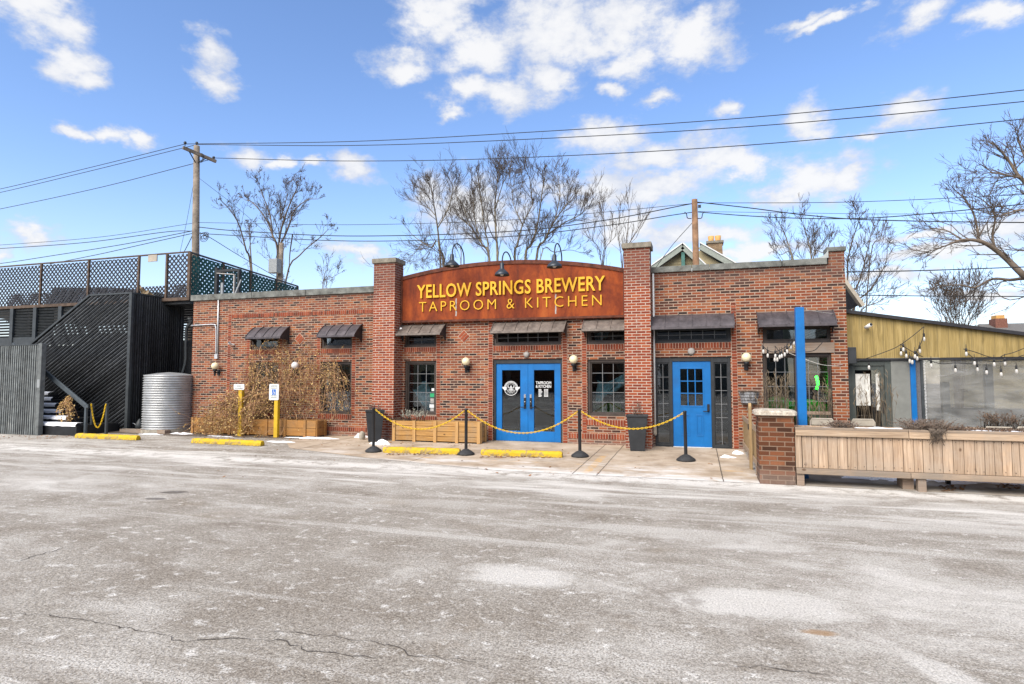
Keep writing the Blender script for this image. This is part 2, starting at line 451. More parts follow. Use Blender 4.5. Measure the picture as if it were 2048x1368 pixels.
def glass():
    b = NB('window_glass'); t = b.t
    t.nodes.remove(b.p)
    out = [n for n in t.nodes if n.type == 'OUTPUT_MATERIAL'][0]
    tr = b.n('ShaderNodeBsdfTransparent'); tr.inputs[0].default_value = (.72, .75, .76, 1)
    gl = b.n('ShaderNodeBsdfGlossy'); gl.inputs['Roughness'].default_value = .015; gl.inputs[0].default_value = (.9, .95, 1, 1)
    fr = b.n('ShaderNodeFresnel'); fr.inputs[0].default_value = 1.75
    bm = b.n('ShaderNodeBump'); bm.inputs['Strength'].default_value = .015; bm.inputs['Distance'].default_value = .05
    b.l(b.noise(2.2, 2), bm.inputs['Height']); b.l(bm.outputs[0], gl.inputs['Normal']); b.l(bm.outputs[0], fr.inputs['Normal'])
    mx = b.n('ShaderNodeMixShader'); b.l(fr.outputs[0], mx.inputs[0]); b.l(tr.outputs[0], mx.inputs[1]); b.l(gl.outputs[0], mx.inputs[2])
    b.l(mx.outputs[0], out.inputs[0]); MAT['window_glass'] = b.mat
    b = NB('clear_vinyl'); t = b.t; p = b.p; p.inputs['Base Color'].default_value = (.42, .42, .40, 1); p.inputs['Roughness'].default_value = .16
    p.inputs['Specular IOR Level'].default_value = .6
    out = [n for n in t.nodes if n.type == 'OUTPUT_MATERIAL'][0]
    tr = b.n('ShaderNodeBsdfTransparent'); tr.inputs[0].default_value = (.9, .9, .9, 1)
    h = b.noise(2.2, 3, .5, vec=b.map((.7, 1, 2.2)), dist=.9)
    b.bump(h, .35, .08)
    mx = b.n('ShaderNodeMixShader'); b.put(mx.inputs[0], b.ramp(h, [(.3, .20), (.7, .50)])); b.l(tr.outputs[0], mx.inputs[1]); b.l(p.outputs[0], mx.inputs[2])
    b.l(mx.outputs[0], out.inputs[0]); MAT['clear_vinyl'] = b.mat
    b = NB('neon_green'); b.p.inputs['Emission Color'].default_value = (.006, 1, .02, 1); b.p.inputs['Emission Strength'].default_value = 16
    b.color((.02, .3, .03)); MAT['neon_green'] = b.mat
glass()
def snow():
    b = NB('snow', .75, 0, .3)
    c = b.mix(b.noise(3, 5), (.80, .82, .86), (.9, .9, .91))
    c = b.mix(b.math('MULTIPLY', b.sstep(b.noise(22, 5, .7), .6, .72), .5), c, (.3, .25, .2))
    b.color(c); b.bump(b.noise(20, 5), .5, .03); b.p.inputs['Subsurface Weight'].default_value = 0
    MAT['snow'] = b.mat
snow()

def asphalt():
    b = NB('salted_asphalt', .9, 0, .2)
    o = b.xyz()
    sp = b.noise(70, 3, .75); sp2 = b.noise(28, 4, .7)
    mott = b.noise(1.1, 7, .65)
    base = b.ramp(b.math('ADD', b.math('MULTIPLY', sp, .6), b.math('MULTIPLY', sp2, .4)), [(.38, (.06, .05, .04)), (.5, (.28, .25, .215)), (.61, (.56, .52, .465))])
    base = b.mix(b.sstep(mott, .35, .65), b.mix(.4, base, (.17, .135, .10)), b.mix(.2, base, (.42, .39, .345)))
    warm = b.sstep(b.noise(.8, 4, .6), .6, .75)
    base = b.mix(b.math('MULTIPLY', warm, .25), base, (.22, .15, .08))
    WH = (.76, .735, .69)
    # frost blots
    big = b.noise(.22, 4, .6, vec=b.map((.55, 1, 1)))
    med = b.noise(1.5, 9, .72, vec=b.map((.7, 1.15, 1)), dist=.5)
    a1 = b.math('MULTIPLY', b.sstep(b.math('ADD', b.math('MULTIPLY', big, .8), b.math('MULTIPLY', med, .6)), .62, .92), .75)
    blot = b.math('MULTIPLY', b.sstep(b.noise(8.0, 6, .66, vec=b.map((.8, 1, 1))), .53, .70), b.sstep(b.noise(.9, 4, .55), .30, .50))
    smear = b.math('MULTIPLY', b.sstep(b.noise(1.0, 7, .68, vec=b.map((.45, 1.0, 1), (0, 0, .25)), dist=.3), .5, .72), .6)
    track = b.math('MULTIPLY', b.sstep(b.noise(.9, 5, .6, vec=b.map((.16, 2.2, 1), (0, 0, -.18))), .55, .66), .4)
    blot = b.math('MAXIMUM', b.math('MULTIPLY', blot, .85), b.math('MAXIMUM', smear, track))
    blot = b.math('MULTIPLY', blot, b.math('ADD', .25, b.sstep(sp, .35, .6)))
    # tracked salt near the apron: streaks along x
    yb = b.math('MULTIPLY', b.sstep(o[1], -8.0, -5.0), b.sstep(o[1], -2.0, -3.9))
    st = b.math('MULTIPLY', b.sstep(b.noise(1.3, 7, .7, vec=b.map((.22, 1.6, 1)), dist=.4), .44, .62), yb)
    edge = b.math('MULTIPLY', b.math('MULTIPLY', b.sstep(o[1], -4.85, -4.3), b.sstep(o[1], -3.75, -4.05)), b.sstep(b.noise(2.5, 6, .7), .36, .52))
    def ell(cx, cy, rx, ry, rot):
        dx = b.math('SUBTRACT', o[0], cx); dy = b.math('SUBTRACT', o[1], cy)
        cr, sr = math.cos(rot), math.sin(rot)
        u = b.math('DIVIDE', b.math('ADD', b.math('MULTIPLY', dx, cr), b.math('MULTIPLY', dy, sr)), rx)
        v = b.math('DIVIDE', b.math('SUBTRACT', b.math('MULTIPLY', dy, cr), b.math('MULTIPLY', dx, sr)), ry)
        d = b.math('SQRT', b.math('ADD', b.math('MULTIPLY', u, u), b.math('MULTIPLY', v, v)))
        return b.math('ADD', d, b.math('MULTIPLY', b.math('SUBTRACT', med, .5), 2.2))
    e1 = b.sstep(ell(-1.5, -9.45, .62, .30, .0), 1.15, .45)
    e2 = b.sstep(ell(.42, -9.5, .85, .36, .15), 1.15, .5)
    e3 = b.math('MULTIPLY', b.sstep(ell(1.35, -10.35, .8, .14, -1.0), 1.2, .4), .8)
    tot = a1
    for q in (blot, b.math('MULTIPLY', st, .8), b.math('MULTIPLY', edge, .85), b.math('MULTIPLY', e1, .6), b.math('MULTIPLY', e2, .6), b.math('MULTIPLY', e3, .7)):
        tot = b.math('MAXIMUM', tot, q)
    tot = b.math('MULTIPLY', tot, b.math('ADD', .45, b.math('MULTIPLY', b.sstep(sp, .32, .58), .55)), clamp=True)
    base = b.mix(1.0, base, (.985, .985, .975), 'MULTIPLY')
    c = b.mix(tot, base, WH)
    oil = b.math('MULTIPLY', b.sstep(b.noise(.7, 5, .6, vec=b.map((1, 1, 1), (0, 0, 1))), .6, .7), b.math('MULTIPLY', b.sstep(b.noise(9, 5, .7), .4, .6), .45))
    c = b.mix(oil, c, (.13, .10, .075))
    dk = b.math('MULTIPLY', b.math('MAXIMUM', b.sstep(ell(-7.55, -7.4, .22, .11, .2), 1.1, .7), b.sstep(ell(-7.4, -7.85, .16, .07, .2), 1.1, .7)), .7)
    c = b.mix(dk, c, (.06, .05, .045))
    org = b.math('MULTIPLY', b.sstep(ell(.75, -9.95, .16, .07, .1), 1.0, .4), .7)
    c = b.mix(org, c, (.30, .17, .07))
    b.color(c); b.bump(b.math('ADD', sp, sp2), .85, .012); MAT['salted_asphalt'] = b.mat
asphalt()
def concrete():
    b = NB('apron_concrete', .88, 0, .2)
    o = b.xyz()
    c = b.ramp(b.noise(1.6, 8, .66), [(.3, (.26, .20, .14)), (.5, (.40, .32, .24)), (.72, (.52, .44, .355))])
    c = b.mix(.35, c, b.mix(b.noise(60, 3, .7), (.6, .6, .6), (1.35, 1.35, 1.35)), 'MULTIPLY')
    wob = b.math('MULTIPLY', b.math('SUBTRACT', b.noise(5, 3), .5), .03)
    xx = b.math('ADD', o[0], wob); lines = None
    for x0 in (-9.0, -5.6, -2.17, -1.73, .37, 3.2, 5.6):
        m = b.sstep(b.math('ABSOLUTE', b.math('SUBTRACT', xx, x0)), .014, .006)
        lines = m if lines is None else b.math('MAXIMUM', lines, m)
    my = b.sstep(b.math('ABSOLUTE', b.math('SUBTRACT', b.math('ADD', o[1], wob), -1.95)), .010, .004)
    lines = b.math('MAXIMUM', lines, b.math('MULTIPLY', my, .5))
    paint = b.math('MULTIPLY', b.sstep(b.math('ABSOLUTE', b.math('SUBTRACT', o[0], -1.95)), .085, .06), b.sstep(b.noise(6, 5, .7), .4, .6))
    paint = b.math('MULTIPLY', paint, b.sstep(o[1], -1.4, -1.7))
    p2 = b.math('MULTIPLY', b.sstep(b.math('ABSOLUTE', b.math('ADD', o[1], 2.95)), .06, .03), b.sstep(b.noise(3, 6, .7), .45, .65))
    c = b.mix(b.math('MULTIPLY', b.math('MAXIMUM', paint, p2), .7), c, (.55, .33, .11))
    salt = b.math('MULTIPLY', b.sstep(b.noise(1.5, 8, .72, vec=b.map((.45, 1.2, 1))), .46, .66), b.sstep(o[1], -1.6, -3.6))
    fr = b.math('MULTIPLY', b.sstep(o[1], -3.55, -3.95), b.sstep(b.noise(3, 6, .7), .3, .5))
    c = b.mix(b.math('MULTIPLY', b.math('MAXIMUM', salt, fr), .8), c, (.68, .67, .65))
    c = b.mix(b.math('MULTIPLY', lines, .85), c, (.06, .05, .04))
    dirt = b.math('MULTIPLY', b.sstep(b.noise(4, 6, .7), .56, .72), .5)
    c = b.mix(dirt, c, (.17, .125, .085))
    b.color(c); b.bump(b.noise(60, 3), .4, .008); MAT['apron_concrete'] = b.mat
concrete()
plain('patio_concrete', (.33, .29, .245), .9, var=.45, scale=2.2, stain=(.5, .5, .5), stain_amt=.6, bump=.4)
plain('mulch', (.11, .085, .065), .95, var=.6, scale=12, bump=.8)
plain('crack_dark', (.07, .06, .052), .95, var=.4, scale=20)
plain('corrugated', (.38, .39, .395), .4, .35, var=.2, scale=3, stain=(.3, .31, .31), stain_amt=.5)
M = MAT

# ------------------------------------------------------------------ ground
mb = MB()
ys = [-120, -60, -30, -20, -4, 0, 40, 160]
for a, b_ in zip(ys[:-1], ys[1:]):
    mb.quad((-160, a, gz(a)), (160, a, gz(a)), (160, b_, gz(b_)), (-160, b_, gz(b_)))
tag(mb.build('parking_lot', M['salted_asphalt']), kind='structure', label='pale asphalt car park dusted with white road salt', cat='ground')
def sheet(name, pts, mat, h, label):
    mb = MB(); mb.add([(x, y, gz(y)+h) for x, y in pts], [tuple(range(len(pts)))])
    return tag(mb.build(name, mat), kind='structure', label=label, cat='ground')
sheet('sidewalk', [(-9.9, -.02), (-10.3, -1.4), (-9.3, -2.5), (-6.8, -3.3), (-3.6, -4.0), (.95, -4.0), (.95, -.02)], M['apron_concrete'], .006, 'tan concrete apron in front of the blue doors')
sheet('patio', [(.96, -4.0), (14, -4.0), (14, -.02), (.96, -.02)], M['patio_concrete'], .006, 'brown stained patio concrete under the timber planter')
sheet('planting_bed', [(-20, -.9), (-17, -1.1), (-14, -1.2), (-10.4, -.9), (-9.95, -.05), (-20, -.05)], M['mulch'], .005, 'dark mulch strip along the left wall')
def crack(name, pts, w, label):
    mb = MB(); ps = []
    for i in range(len(pts)-1):
        a, b_ = Vector(pts[i]), Vector(pts[i+1])
        k = max(2, int((b_-a).length/.05))
        for j in range(k): ps.append(a.lerp(b_, j/k)+Vector((R.gauss(0, .012), R.gauss(0, .014))))
    ps.append(Vector(pts[-1])); L = []; Rr = []
    for i, p in enumerate(ps):
        t = (ps[min(i+1, len(ps)-1)]-ps[max(0, i-1)]).normalized(); n = Vector((-t.y, t.x))
        ww = w*R.uniform(.15, 1)*min(1, i/6, (len(ps)-1-i)/6)
        L.append((p.x+n.x*ww, p.y+n.y*ww, gz(p.y)+.004)); Rr.append((p.x-n.x*ww, p.y-n.y*ww, gz(p.y)+.004))
    n = len(ps)
    mb.add(L+Rr, [(i, i+1, n+i+1, n+i) for i in range(n-1)])
    tag(mb.build(name, M['crack_dark']), kind='structure', label=label, cat='ground')
def gp(*pp): return [tuple(G(*q).xy) for q in pp]
crack('pavement_crack', gp((0, 1228), (90, 1230), (160, 1240), (230, 1252), (330, 1270), (345, 1280), (365, 1284), (430, 1278), (500, 1280), (570, 1284), (600, 1300), (680, 1310), (790, 1318)), .006, 'long crack across the near left asphalt')
crack('pavement_crack', gp((490, 1256), (540, 1262), (620, 1268), (700, 1278), (780, 1292), (830, 1312), (900, 1315), (1000, 1340)), .005, 'thin crack branching beside the long crack')
crack('pavement_crack', gp((15, 1128), (60, 1115), (110, 1102), (150, 1090)), .009, 'short diagonal crack at the far left')
crack('pavement_crack', gp((1440, 1332), (1520, 1335), (1600, 1342), (1680, 1360)), .006, 'short crack at the bottom right')

# ------------------------------------------------------------------ main building
BLD = thing('brewery_building', 'long single storey red brick building with blue doors and curved rusty sign', 'building')
HOLES = [(-12.72, -11.72, 2.54, 2.93), (-12.72, -11.70, .70, 2.16), (-10.27, -9.25, 2.54, 2.93), (-10.27, -9.25, .70, 2.16),
         (-7.62, -6.67, 2.54, 2.93), (-7.60, -6.66, .72, 2.16), (-5.05, -3.25, 2.54, 2.94), (-5.06, -3.23, .0, 2.19),
         (-2.61, -1.62, 2.54, 2.93), (-2.60, -1.62, .78, 2.16), (-1.01, .74, 2.53, 2.92), (-.99, .72, .0, 2.20),
         (1.42, 2.84, 2.49, 2.90), (1.40, 2.83, .45, 2.26)]
def wall_seg(mb, x0, x1, z0, z1, y0, y1):
    hs = [h for h in HOLES if h[0] < x1 and h[1] > x0]
    xs = sorted({x0, x1, *[min(max(v, x0), x1) for h in hs for v in h[:2]]}); zs = sorted({z0, z1, *[v for h in hs for v in h[2:]]})
    def inh(x, z): return any(h[0] < x < h[1] and h[2] < z < h[3] for h in hs)
    for i in range(len(xs)-1):
        for k in range(len(zs)-1):
            a, b_, c, d = xs[i], xs[i+1], zs[k], zs[k+1]
            if inh((a+b_)/2, (c+d)/2): continue
            mb.quad((a, y0, c), (b_, y0, c), (b_, y0, d), (a, y0, d))
            mb.quad((a, y1, c), (a, y1, d), (b_, y1, d), (b_, y1, c))
    for h in hs:
        a, b_, c, d = h
        mb.quad((a, y0, c), (a, y0, d), (a, y1, d), (a, y1, c)); mb.quad((b_, y0, c), (b_, y1, c), (b_, y1, d), (b_, y0, d))
        mb.quad((a, y0, d), (b_, y0, d), (b_, y1, d), (a, y1, d)); mb.quad((a, y0, c), (a, y1, c), (b_, y1, c), (b_, y0, c))
    mb.quad((x0, y0, z1), (x1, y0, z1), (x1, y1, z1), (x0, y1, z1))
    mb.quad((x0, y0, z0), (x0, y0, z1), (x0, y1, z1), (x0, y1, z0)); mb.quad((x1, y0, z0), (x1, y1, z0), (x1, y1, z1), (x1, y0, z1))
mb = MB()
wall_seg(mb, -14.9, -8.0, -.1, 4.08, 0, .3); wall_seg(mb, -8.0, -1.33, -.1, 4.3, 0, .3); wall_seg(mb, -1.33, 2.80, -.1, 4.22, 0, .3)
mb.box(2.80, 3.12, 0, .3, -.1, 4.5)
mb.build('wall', M['mixed_brick'], BLD)
MB().box(-14.9, -14.6, .302, 9, -.1, 3.95).build('side_wall', M['mixed_brick'], BLD); MB().box(2.82, 3.118, .302, 9, -.1, 3.95).build('side_wall', M['mixed_brick'], BLD)
MB().box(-14.9, 3.118, 9.002, 9.25, -.1, 4.0).build('rear_wall', M['mixed_brick'], BLD)
MB().box(-14.88, 3.1, .302, 9, 3.96, 4.05).build('roof', M['roof_black'], BLD)
MB().box(-14.59, 2.81, .31, 8.99, .06, .095).build('interior_floor', M['interior_floor'], BLD)
MB().box(-14.59, 2.81, 4.2, 4.3, .1, 3.9).build('interior_wall', M['interior_dark'], BLD)
MB().box(-14.59, 2.81, .32, 4.19, 3.3, 3.4).build('interior_ceiling', M['interior_dark'], BLD)
# copings
mb = MB(); x = -14.97
for w in (2.3, 1.9, 2.45): mb.box(x, x+w-.012, -.06, .38, 4.082, 4.26); x += w
mb.build('coping', M['coping'], BLD, .008)
mb = MB(); x = -1.04
for w in (.95, .4, 1.55, .92): mb.box(x, x+w-.012, -.06, .38, 4.222, 4.36); x += w
mb.build('coping', M['coping'], BLD, .008)
mb = MB(); pts = [(2.55, 4.362), (2.795, 4.362), (2.795, 4.52)]+[(2.795-.24*math.sin(a), 4.60-.24*math.cos(a)) for a in (0.3, .6, .9, 1.2)]
mb.prism([(2.5, 4.362), (2.797, 4.362), (2.797, 4.56), (2.76, 4.47), (2.70, 4.42), (2.62, 4.385)], -.05, .36); mb.build('curved_flashing', M['flashing'], BLD)
MB().box(2.765, 3.155, -.04, .34, 4.502, 4.6).build('pier_cap', M['coping'], BLD, .01)
# pillars
for x0, x1, zt in ((-8.32, -7.68, 4.79), (-1.63, -1.03, 4.76)):
    p = MB().box(x0, x1, -.45, .02, -.05, zt).build('pillar', M['pillar_brick'], BLD)
    MB().box(x0-.045, x1+.045, -.50, .07, zt+.002, zt+.13).build('pillar_cap', M['cap_stone'], p, .012)
# brick trim
def course(x0, x1, z0, z1, name='soldier_course'):
    mb = MB().box(x0, x1, -.004, .0, z0, z1, 1); n = max(1, round((x1-x0)/.0655)); s = (x1-x0)/n
    for i in range(n): mb.box(x0+i*s+.006, x0+(i+1)*s-.006, -.011, -.0045, z0+.006, z1-.006)
    mb.build(name, [M['trim_brick'], M['mortar']], BLD)
def jamb(x0, x1, z0, z1):
    mb = MB().box(x0, x1, -.0035, .0, z0, z1, 1); n = max(1, round((z1-z0)/.0655)); s = (z1-z0)/n
    for i in range(n): mb.box(x0+.007, x1-.007, -.010, -.004, z0+i*s+.006, z0+(i+1)*s-.006)
    mb.build('jamb_bricks', [M['trim_brick'], M['mortar']], BLD)
course(-13.42, -8.33, 3.50, 3.62); course(1.0-1.9, 2.7, 3.62, 3.66) if False else None
for a, b_ in ((-12.72, -11.72), (-10.27, -9.25), (-7.62, -6.67), (-5.05, -3.25), (-2.61, -1.64), (-1.01, .74)): course(a, b_, 2.40, 2.535)
for a, b_ in ((-12.72, -11.70), (-10.27, -9.25), (-7.60, -6.66), (-2.60, -1.64)): course(a-.05, b_+.03, .55, .695)
course(-3.08, -1.64, .22, .35); course(-10.3, -8.33, .22, .34)
for x0, x1, z0, z1 in ((-13.55, -13.43, .1, 3.62), (-12.85, -12.73, .7, 2.95), (-11.69, -11.57, .7, 2.95), (-10.40, -10.28, .7, 2.95), (-9.24, -9.12, .7, 3.4), (-6.655, -6.54, .7, 3.15), (-5.19, -5.065, .1, 3.15), (-3.225, -3.1, .1, 3.15), (-2.735, -2.615, .36, 3.15), (.745, .865, .1, 3.45)):
    jamb(x0, x1, z0, z1)
for cx, cz in ((-10.98, 2.83), (-5.87, 2.80)):
    mb = MB(); q = Matrix.Rotation(rad(-45), 3, 'Y')
    mb.obox((cx, -.004, cz), (.25, .008, .25), q, 1)
    for i in range(3): mb.obox(Vector((cx, -.009, cz))+q @ Vector((0, 0, (i-1)*.079)), (.225, .01, .066), q)
    mb.build('diamond_inlay', [M['trim_brick'], M['mortar']], BLD)
# round alarm bells on the brick
MB().lathe([(0, 0), (.07, 0), (.085, -.03), (.05, -.06), (0, -.06)], (-.14, -.0, 2.33), 14, axis='Y').build('alarm_bell', M['dirty_white'], BLD)
MB().lathe([(0, 0), (.06, 0), (.08, -.03), (.05, -.07), (0, -.07)], (-4.15, -.0, 2.30), 14, axis='Y').build('alarm_bell', M['dirty_white'], BLD)

def window(x0, x1, z0, z1, cols, rows, fw=.065, parent=BLD, fm='window_bronze', y=.05, mull=None, mm='muntin_grey', name='window', mw=.006):
    mb = MB(); y0, y1 = y, y+.09; e = .001
    mb.box(x0+e, x0+fw, y0, y1, z0+e, z1-e).box(x1-fw, x1-e, y0, y1, z0+e, z1-e)
    mb.box(x0+fw, x1-fw, y0+.004, y1, z1-fw, z1-e).box(x0+fw, x1-fw, y0+.004, y1, z0+e, z0+fw)
    f2 = fw+.03
    mb.box(x0+fw, x0+f2, y0+.03, y1, z0+fw, z1-fw).box(x1-f2, x1-fw, y0+.03, y1, z0+fw, z1-fw)
    mb.box(x0+f2, x1-f2, y0+.034, y1, z1-f2, z1-fw).box(x0+f2, x1-f2, y0+.034, y1, z0+fw, z0+f2)
    for mx in (mull or []): mb.box(mx-.05, mx+.05, y0+.01, y1-.002, z0+f2, z1-f2)
    w = mb.build(name, M[fm], parent, .004)
    MB().box(x0+f2-.004, x1-f2+.004, y+.068, y+.074, z0+f2-.004, z1-f2+.004).build('pane', M['window_glass'], w)
    if cols*rows > 1:
        g = MB()
        bays = [(x0+f2, x1-f2)] if not mull else [(x0+f2, mull[0]-.05), (mull[0]+.05, x1-f2)]
        for a, b_ in bays:
            for i in range(1, cols): xx = a+(b_-a)*i/cols; g.box(xx-mw, xx+mw, y+.058, y+.0675, z0+f2, z1-f2)
            for i in range(1, rows): zz = z0+f2+(z1-z0-2*f2)*i/rows; g.box(a, b_, y+.0585, y+.067, zz-mw, zz+mw)
        g.build('muntins', M[mm], w)
    return w
window(-12.72, -11.72, 2.54, 2.93, 2, 1); window(-12.72, -11.70, .70, 2.16, 2, 3)
window(-10.27, -9.25, 2.54, 2.93, 1, 1); window(-10.27, -9.25, .70, 2.16, 2, 3)
window(-7.62, -6.67, 2.54, 2.93, 2, 2); w3 = window(-7.60, -6.66, .72, 2.16, 3, 5)
window(-5.05, -3.25, 2.54, 2.94, 6, 2); window(-2.61, -1.62, 2.54, 2.93, 3, 2); window(-2.60, -1.62, .78, 2.16, 3, 5)
window(-1.01, .74, 2.53, 2.92, 6, 2, fm='black_frame'); window(1.42, 2.84, 2.49, 2.90, 1, 1)
window(1.40, 2.83, .45, 2.26, 3, 5, mull=[2.115])
MB().box(1.40, 2.83, .07, .13, .90, .97).build('window_transom', M['grey_wood'], BLD)
MB().box(1.385, 2.865, -.03, .09, 2.262, 2.488).build('timber_lintel', M['grey_wood'], BLD, .006)
text_mesh('28', P(1592, 697, -.03).x-P(1577, 697, -.03).x, .135, P(1577, 697, -.03).x, -.03, 2.315, .012, .01, 1.25).build('house_number', M['brass'], BLD)
text_mesh('5', .085, .135, P(1602.5, 697, -.03).x, -.03, 2.315, .012, .01).build('house_number', M['brass'], BLD)
# stickers on the window by the left pillar
for (cx, cz, w, h, mt) in ((-6.81, 1.39, .075, .075, 'white_paint'), (-6.83, 1.24, .12, .10, 'green_decal'), (-6.83, 1.09, .10, .13, 'dirty_white'), (-6.84, .95, .13, .09, 'white_paint'), (-6.83, .85, .10, .08, 'dirty_white')):
    MB().box(cx-w/2, cx+w/2, .1135, .1175, cz-h/2, cz+h/2).build('sticker', M[mt], w3)

# doors
def decal_ring(mb, cx, cz, r, w, y, n=36):
    for i in range(n):
        a, b_ = 2*PI*i/n, 2*PI*(i+1)/n
        mb.prism([(cx+(r-w)*math.cos(a), cz+(r-w)*math.sin(a)), (cx+r*math.cos(a), cz+r*math.sin(a)), (cx+r*math.cos(b_), cz+r*math.sin(b_)), (cx+(r-w)*math.cos(b_), cz+(r-w)*math.sin(b_))], y, y+.002)
df = MB(); df.box(-5.058, -4.995, .04, .16, .05, 2.188).box(-3.285, -3.232, .04, .16, .05, 2.188).box(-4.995, -3.285, .043, .16, 2.075, 2.188)
df.build('door_frame', M['black_frame'], BLD, .004)
MB().box(-4.995, -3.285, -.02, .2, .055, .095).build('threshold', M['apron_concrete'], BLD)
def glazed_leaf(x0, x1, side):
    z0, z1 = .10, 2.072
    gx0, gx1 = (x0+.155, x1-.20) if side < 0 else (x0+.155, x1-.16)
    gz0, gz1 = .36, 1.905
    mb = MB(); mb.box(x0, gx0, .07, .12, z0, z1).box(gx1, x1, .07, .12, z0, z1).box(gx0, gx1, .0705, .12, gz1, z1).box(gx0, gx1, .0705, .12, z0, gz0)
    d = mb.build('door', M['blue_paint'], BLD, .004)
    MB().box(gx0-.005, gx1+.005, .095, .101, gz0-.005, gz1+.005).build('pane', M['window_glass'], d)
    hx = x1-.075 if side < 0 else x0+.075
    h = MB().box(hx-.028, hx+.028, .045, .07, .93, 1.20); h.box(hx-.02, hx+.02, .0, .044, .97, .995).box(hx-.02 if side < 0 else hx-.11, hx+.11 if side < 0 else hx+.02, -.012, .012, .97, .995) if False else None
    h.lathe([(0, 0), (.02, 0), (.02, -.035), (0, -.035)], (hx, .045, 1.02), 12, axis='Y')
    h.box(hx-(.10 if side < 0 else .0), hx+(.0 if side < 0 else .10), -.005, .012, .955, .975)
    h.build('handle', M['black_metal'], d)
    hc = MB().box(hx-.022, hx+.022, .047, .072, 1.202, 1.29); hc.sphere((hx, .043, 1.10), .016, 8, 6); hc.build('keypad_cover', M['silver'], d)
    return d, gx0, gx1
dl, a0, a1 = glazed_leaf(-4.993, -4.142, -1); dr, b0, b1 = glazed_leaf(-4.138, -3.287, 1)
cx, cz, y = (a0+a1)/2-.01, 1.44, .0915
em = MB(); decal_ring(em, cx, cz, .187, .013, y); decal_ring(em, cx, cz, .120, .008, y)
for i in range(26):
    a = PI*(.08+.84*i/25); rr_ = .148+.012*(i % 2); em.prism([(cx+rr_*math.cos(a)-.007, cz+rr_*math.sin(a)-.012), (cx+rr_*math.cos(a)+.007, cz+rr_*math.sin(a)-.012), (cx+rr_*math.cos(a)+.007, cz+rr_*math.sin(a)+.010), (cx+rr_*math.cos(a)-.007, cz+rr_*math.sin(a)+.010)], y, y+.002)
for sx in (-1, 1):
    em.prism([(cx+sx*.12, cz+.03), (cx+sx*.245, cz+.035), (cx+sx*.235, cz+.005), (cx+sx*.165, cz-.055), (cx+sx*.13, cz-.05)][::sx], y-.0005, y+.0015)
for k in range(-3, 4):
    em.prism([(cx+k*.03-.006, cz-.10+abs(k)*.012), (cx+k*.03+.006, cz-.10+abs(k)*.012), (cx+k*.012+.006, cz-.01), (cx+k*.012-.006, cz-.01)], y, y+.002)
em.prism([(cx-.012, cz-.02), (cx+.012, cz-.02), (cx+.022, cz+.03), (cx, cz+.085), (cx-.022, cz+.03)], y, y+.002)
for sx in (-1, 1):
    em.prism([(cx+sx*.03, cz+.0), (cx+sx*.09, cz+.012), (cx+sx*.085, cz+.028), (cx+sx*.03, cz+.018)][::sx], y, y+.002)
for sx in (-1, 1): em.prism([(cx+sx*.055, cz+.045), (cx+sx*.09, cz+.04), (cx+sx*.075, cz+.075)][::sx], y, y+.002)
for i in range(9): a = PI+PI*(i+.5)/9; em.prism([(cx+.135*math.cos(a)-.006, cz+.135*math.sin(a)-.006), (cx+.135*math.cos(a)+.006, cz+.135*math.sin(a)-.006), (cx+.155*math.cos(a)+.006, cz+.155*math.sin(a)), (cx+.155*math.cos(a)-.006, cz+.155*math.sin(a))], y, y+.002)
em.build('round_emblem', M['white_paint'], dl)
lt = text_mesh('TAPROOM', .40, .075, b0+.045, .0935, 1.545, .002, .014, .95)
text_mesh('& KITCHEN', .40, .075, b0+.045, .0935, 1.455, .002, .014, .95).build('lettering', M['white_paint'], dr)
lt.build('lettering', M['white_paint'], dr); lt = MB()
for i in range(7):
    zz = 1.415-i*.029; w1 = (.075, .08, .105, .09, .065, .085, .075)[i]
    lt.box(b0+.115, b0+.115+w1, .0915, .0935, zz-.008, zz+.008)
    lt.box(b0+.26, b0+.305, .0915, .0935, zz-.008, zz+.008); lt.box(b0+.315, b0+.365, .0915, .0935, zz-.008, zz+.008)
lt.build('opening_hours', M['white_paint'], dr)
# single entry with side lights
df = MB()
df.box(-.988, -.945, .04, .16, .05, 2.198).box(-.65, -.58, .04, .16, .05, 2.198).box(.285, .355, .04, .16, .05, 2.198).box(.66, .718, .04, .16, .05, 2.198)
for a, b_ in ((-.945, -.65), (-.58, .285), (.355, .66)): df.box(a, b_, .043, .16, 2.07 if a != -.58 else 2.1, 2.198)
for a, b_ in ((-.945, -.65), (.355, .66)): df.box(a, b_, .043, .16, .05, .15)
df.build('door_frame', M['black_frame'], BLD, .004)
for k, (a, b_) in enumerate(((-.945, -.65), (.355, .66))):
    w = MB().box(a, a+.022, .07, .12, .15, 2.07).box(b_-.022, b_, .07, .12, .15, 2.07).box(a+.022, b_-.022, .07, .12, 2.04, 2.07).box(a+.022, b_-.022, .07, .12, .15, .18).build('sidelight', M['black_frame'], BLD)
    MB().box(a+.02, b_-.02, .1, .106, .178, 2.042).build('pane', M['window_glass'], w)
    g = MB(); g.box((a+b_)/2-.006, (a+b_)/2+.006, .088, .0995, .18 if k else .62, 2.04)
    for i in range(1, 6):
        zz = 2.04-i*.312
        if zz > .5: g.box(a+.022, b_-.022, .0885, .099, zz-.005, zz+.005)
    g.build('muntins', M['muntin_grey'], w)
x0, x1, z0, z1 = -.578, .283, .105, 2.098
gx0, gx1, g0, g1 = -.40, .10, 1.06, 1.92
mb = MB().box(x0, gx0, .07, .12, z0, z1).box(gx1, x1, .07, .12, z0, z1).box(gx0, gx1, .0705, .12, g1, z1).box(gx0, gx1, .0705, .12, z0, g0)
for a, b_ in ((gx0-.03, gx0), (gx1, gx1+.03)): mb.box(a, b_, .06, .0695, g0-.03, g1+.03)
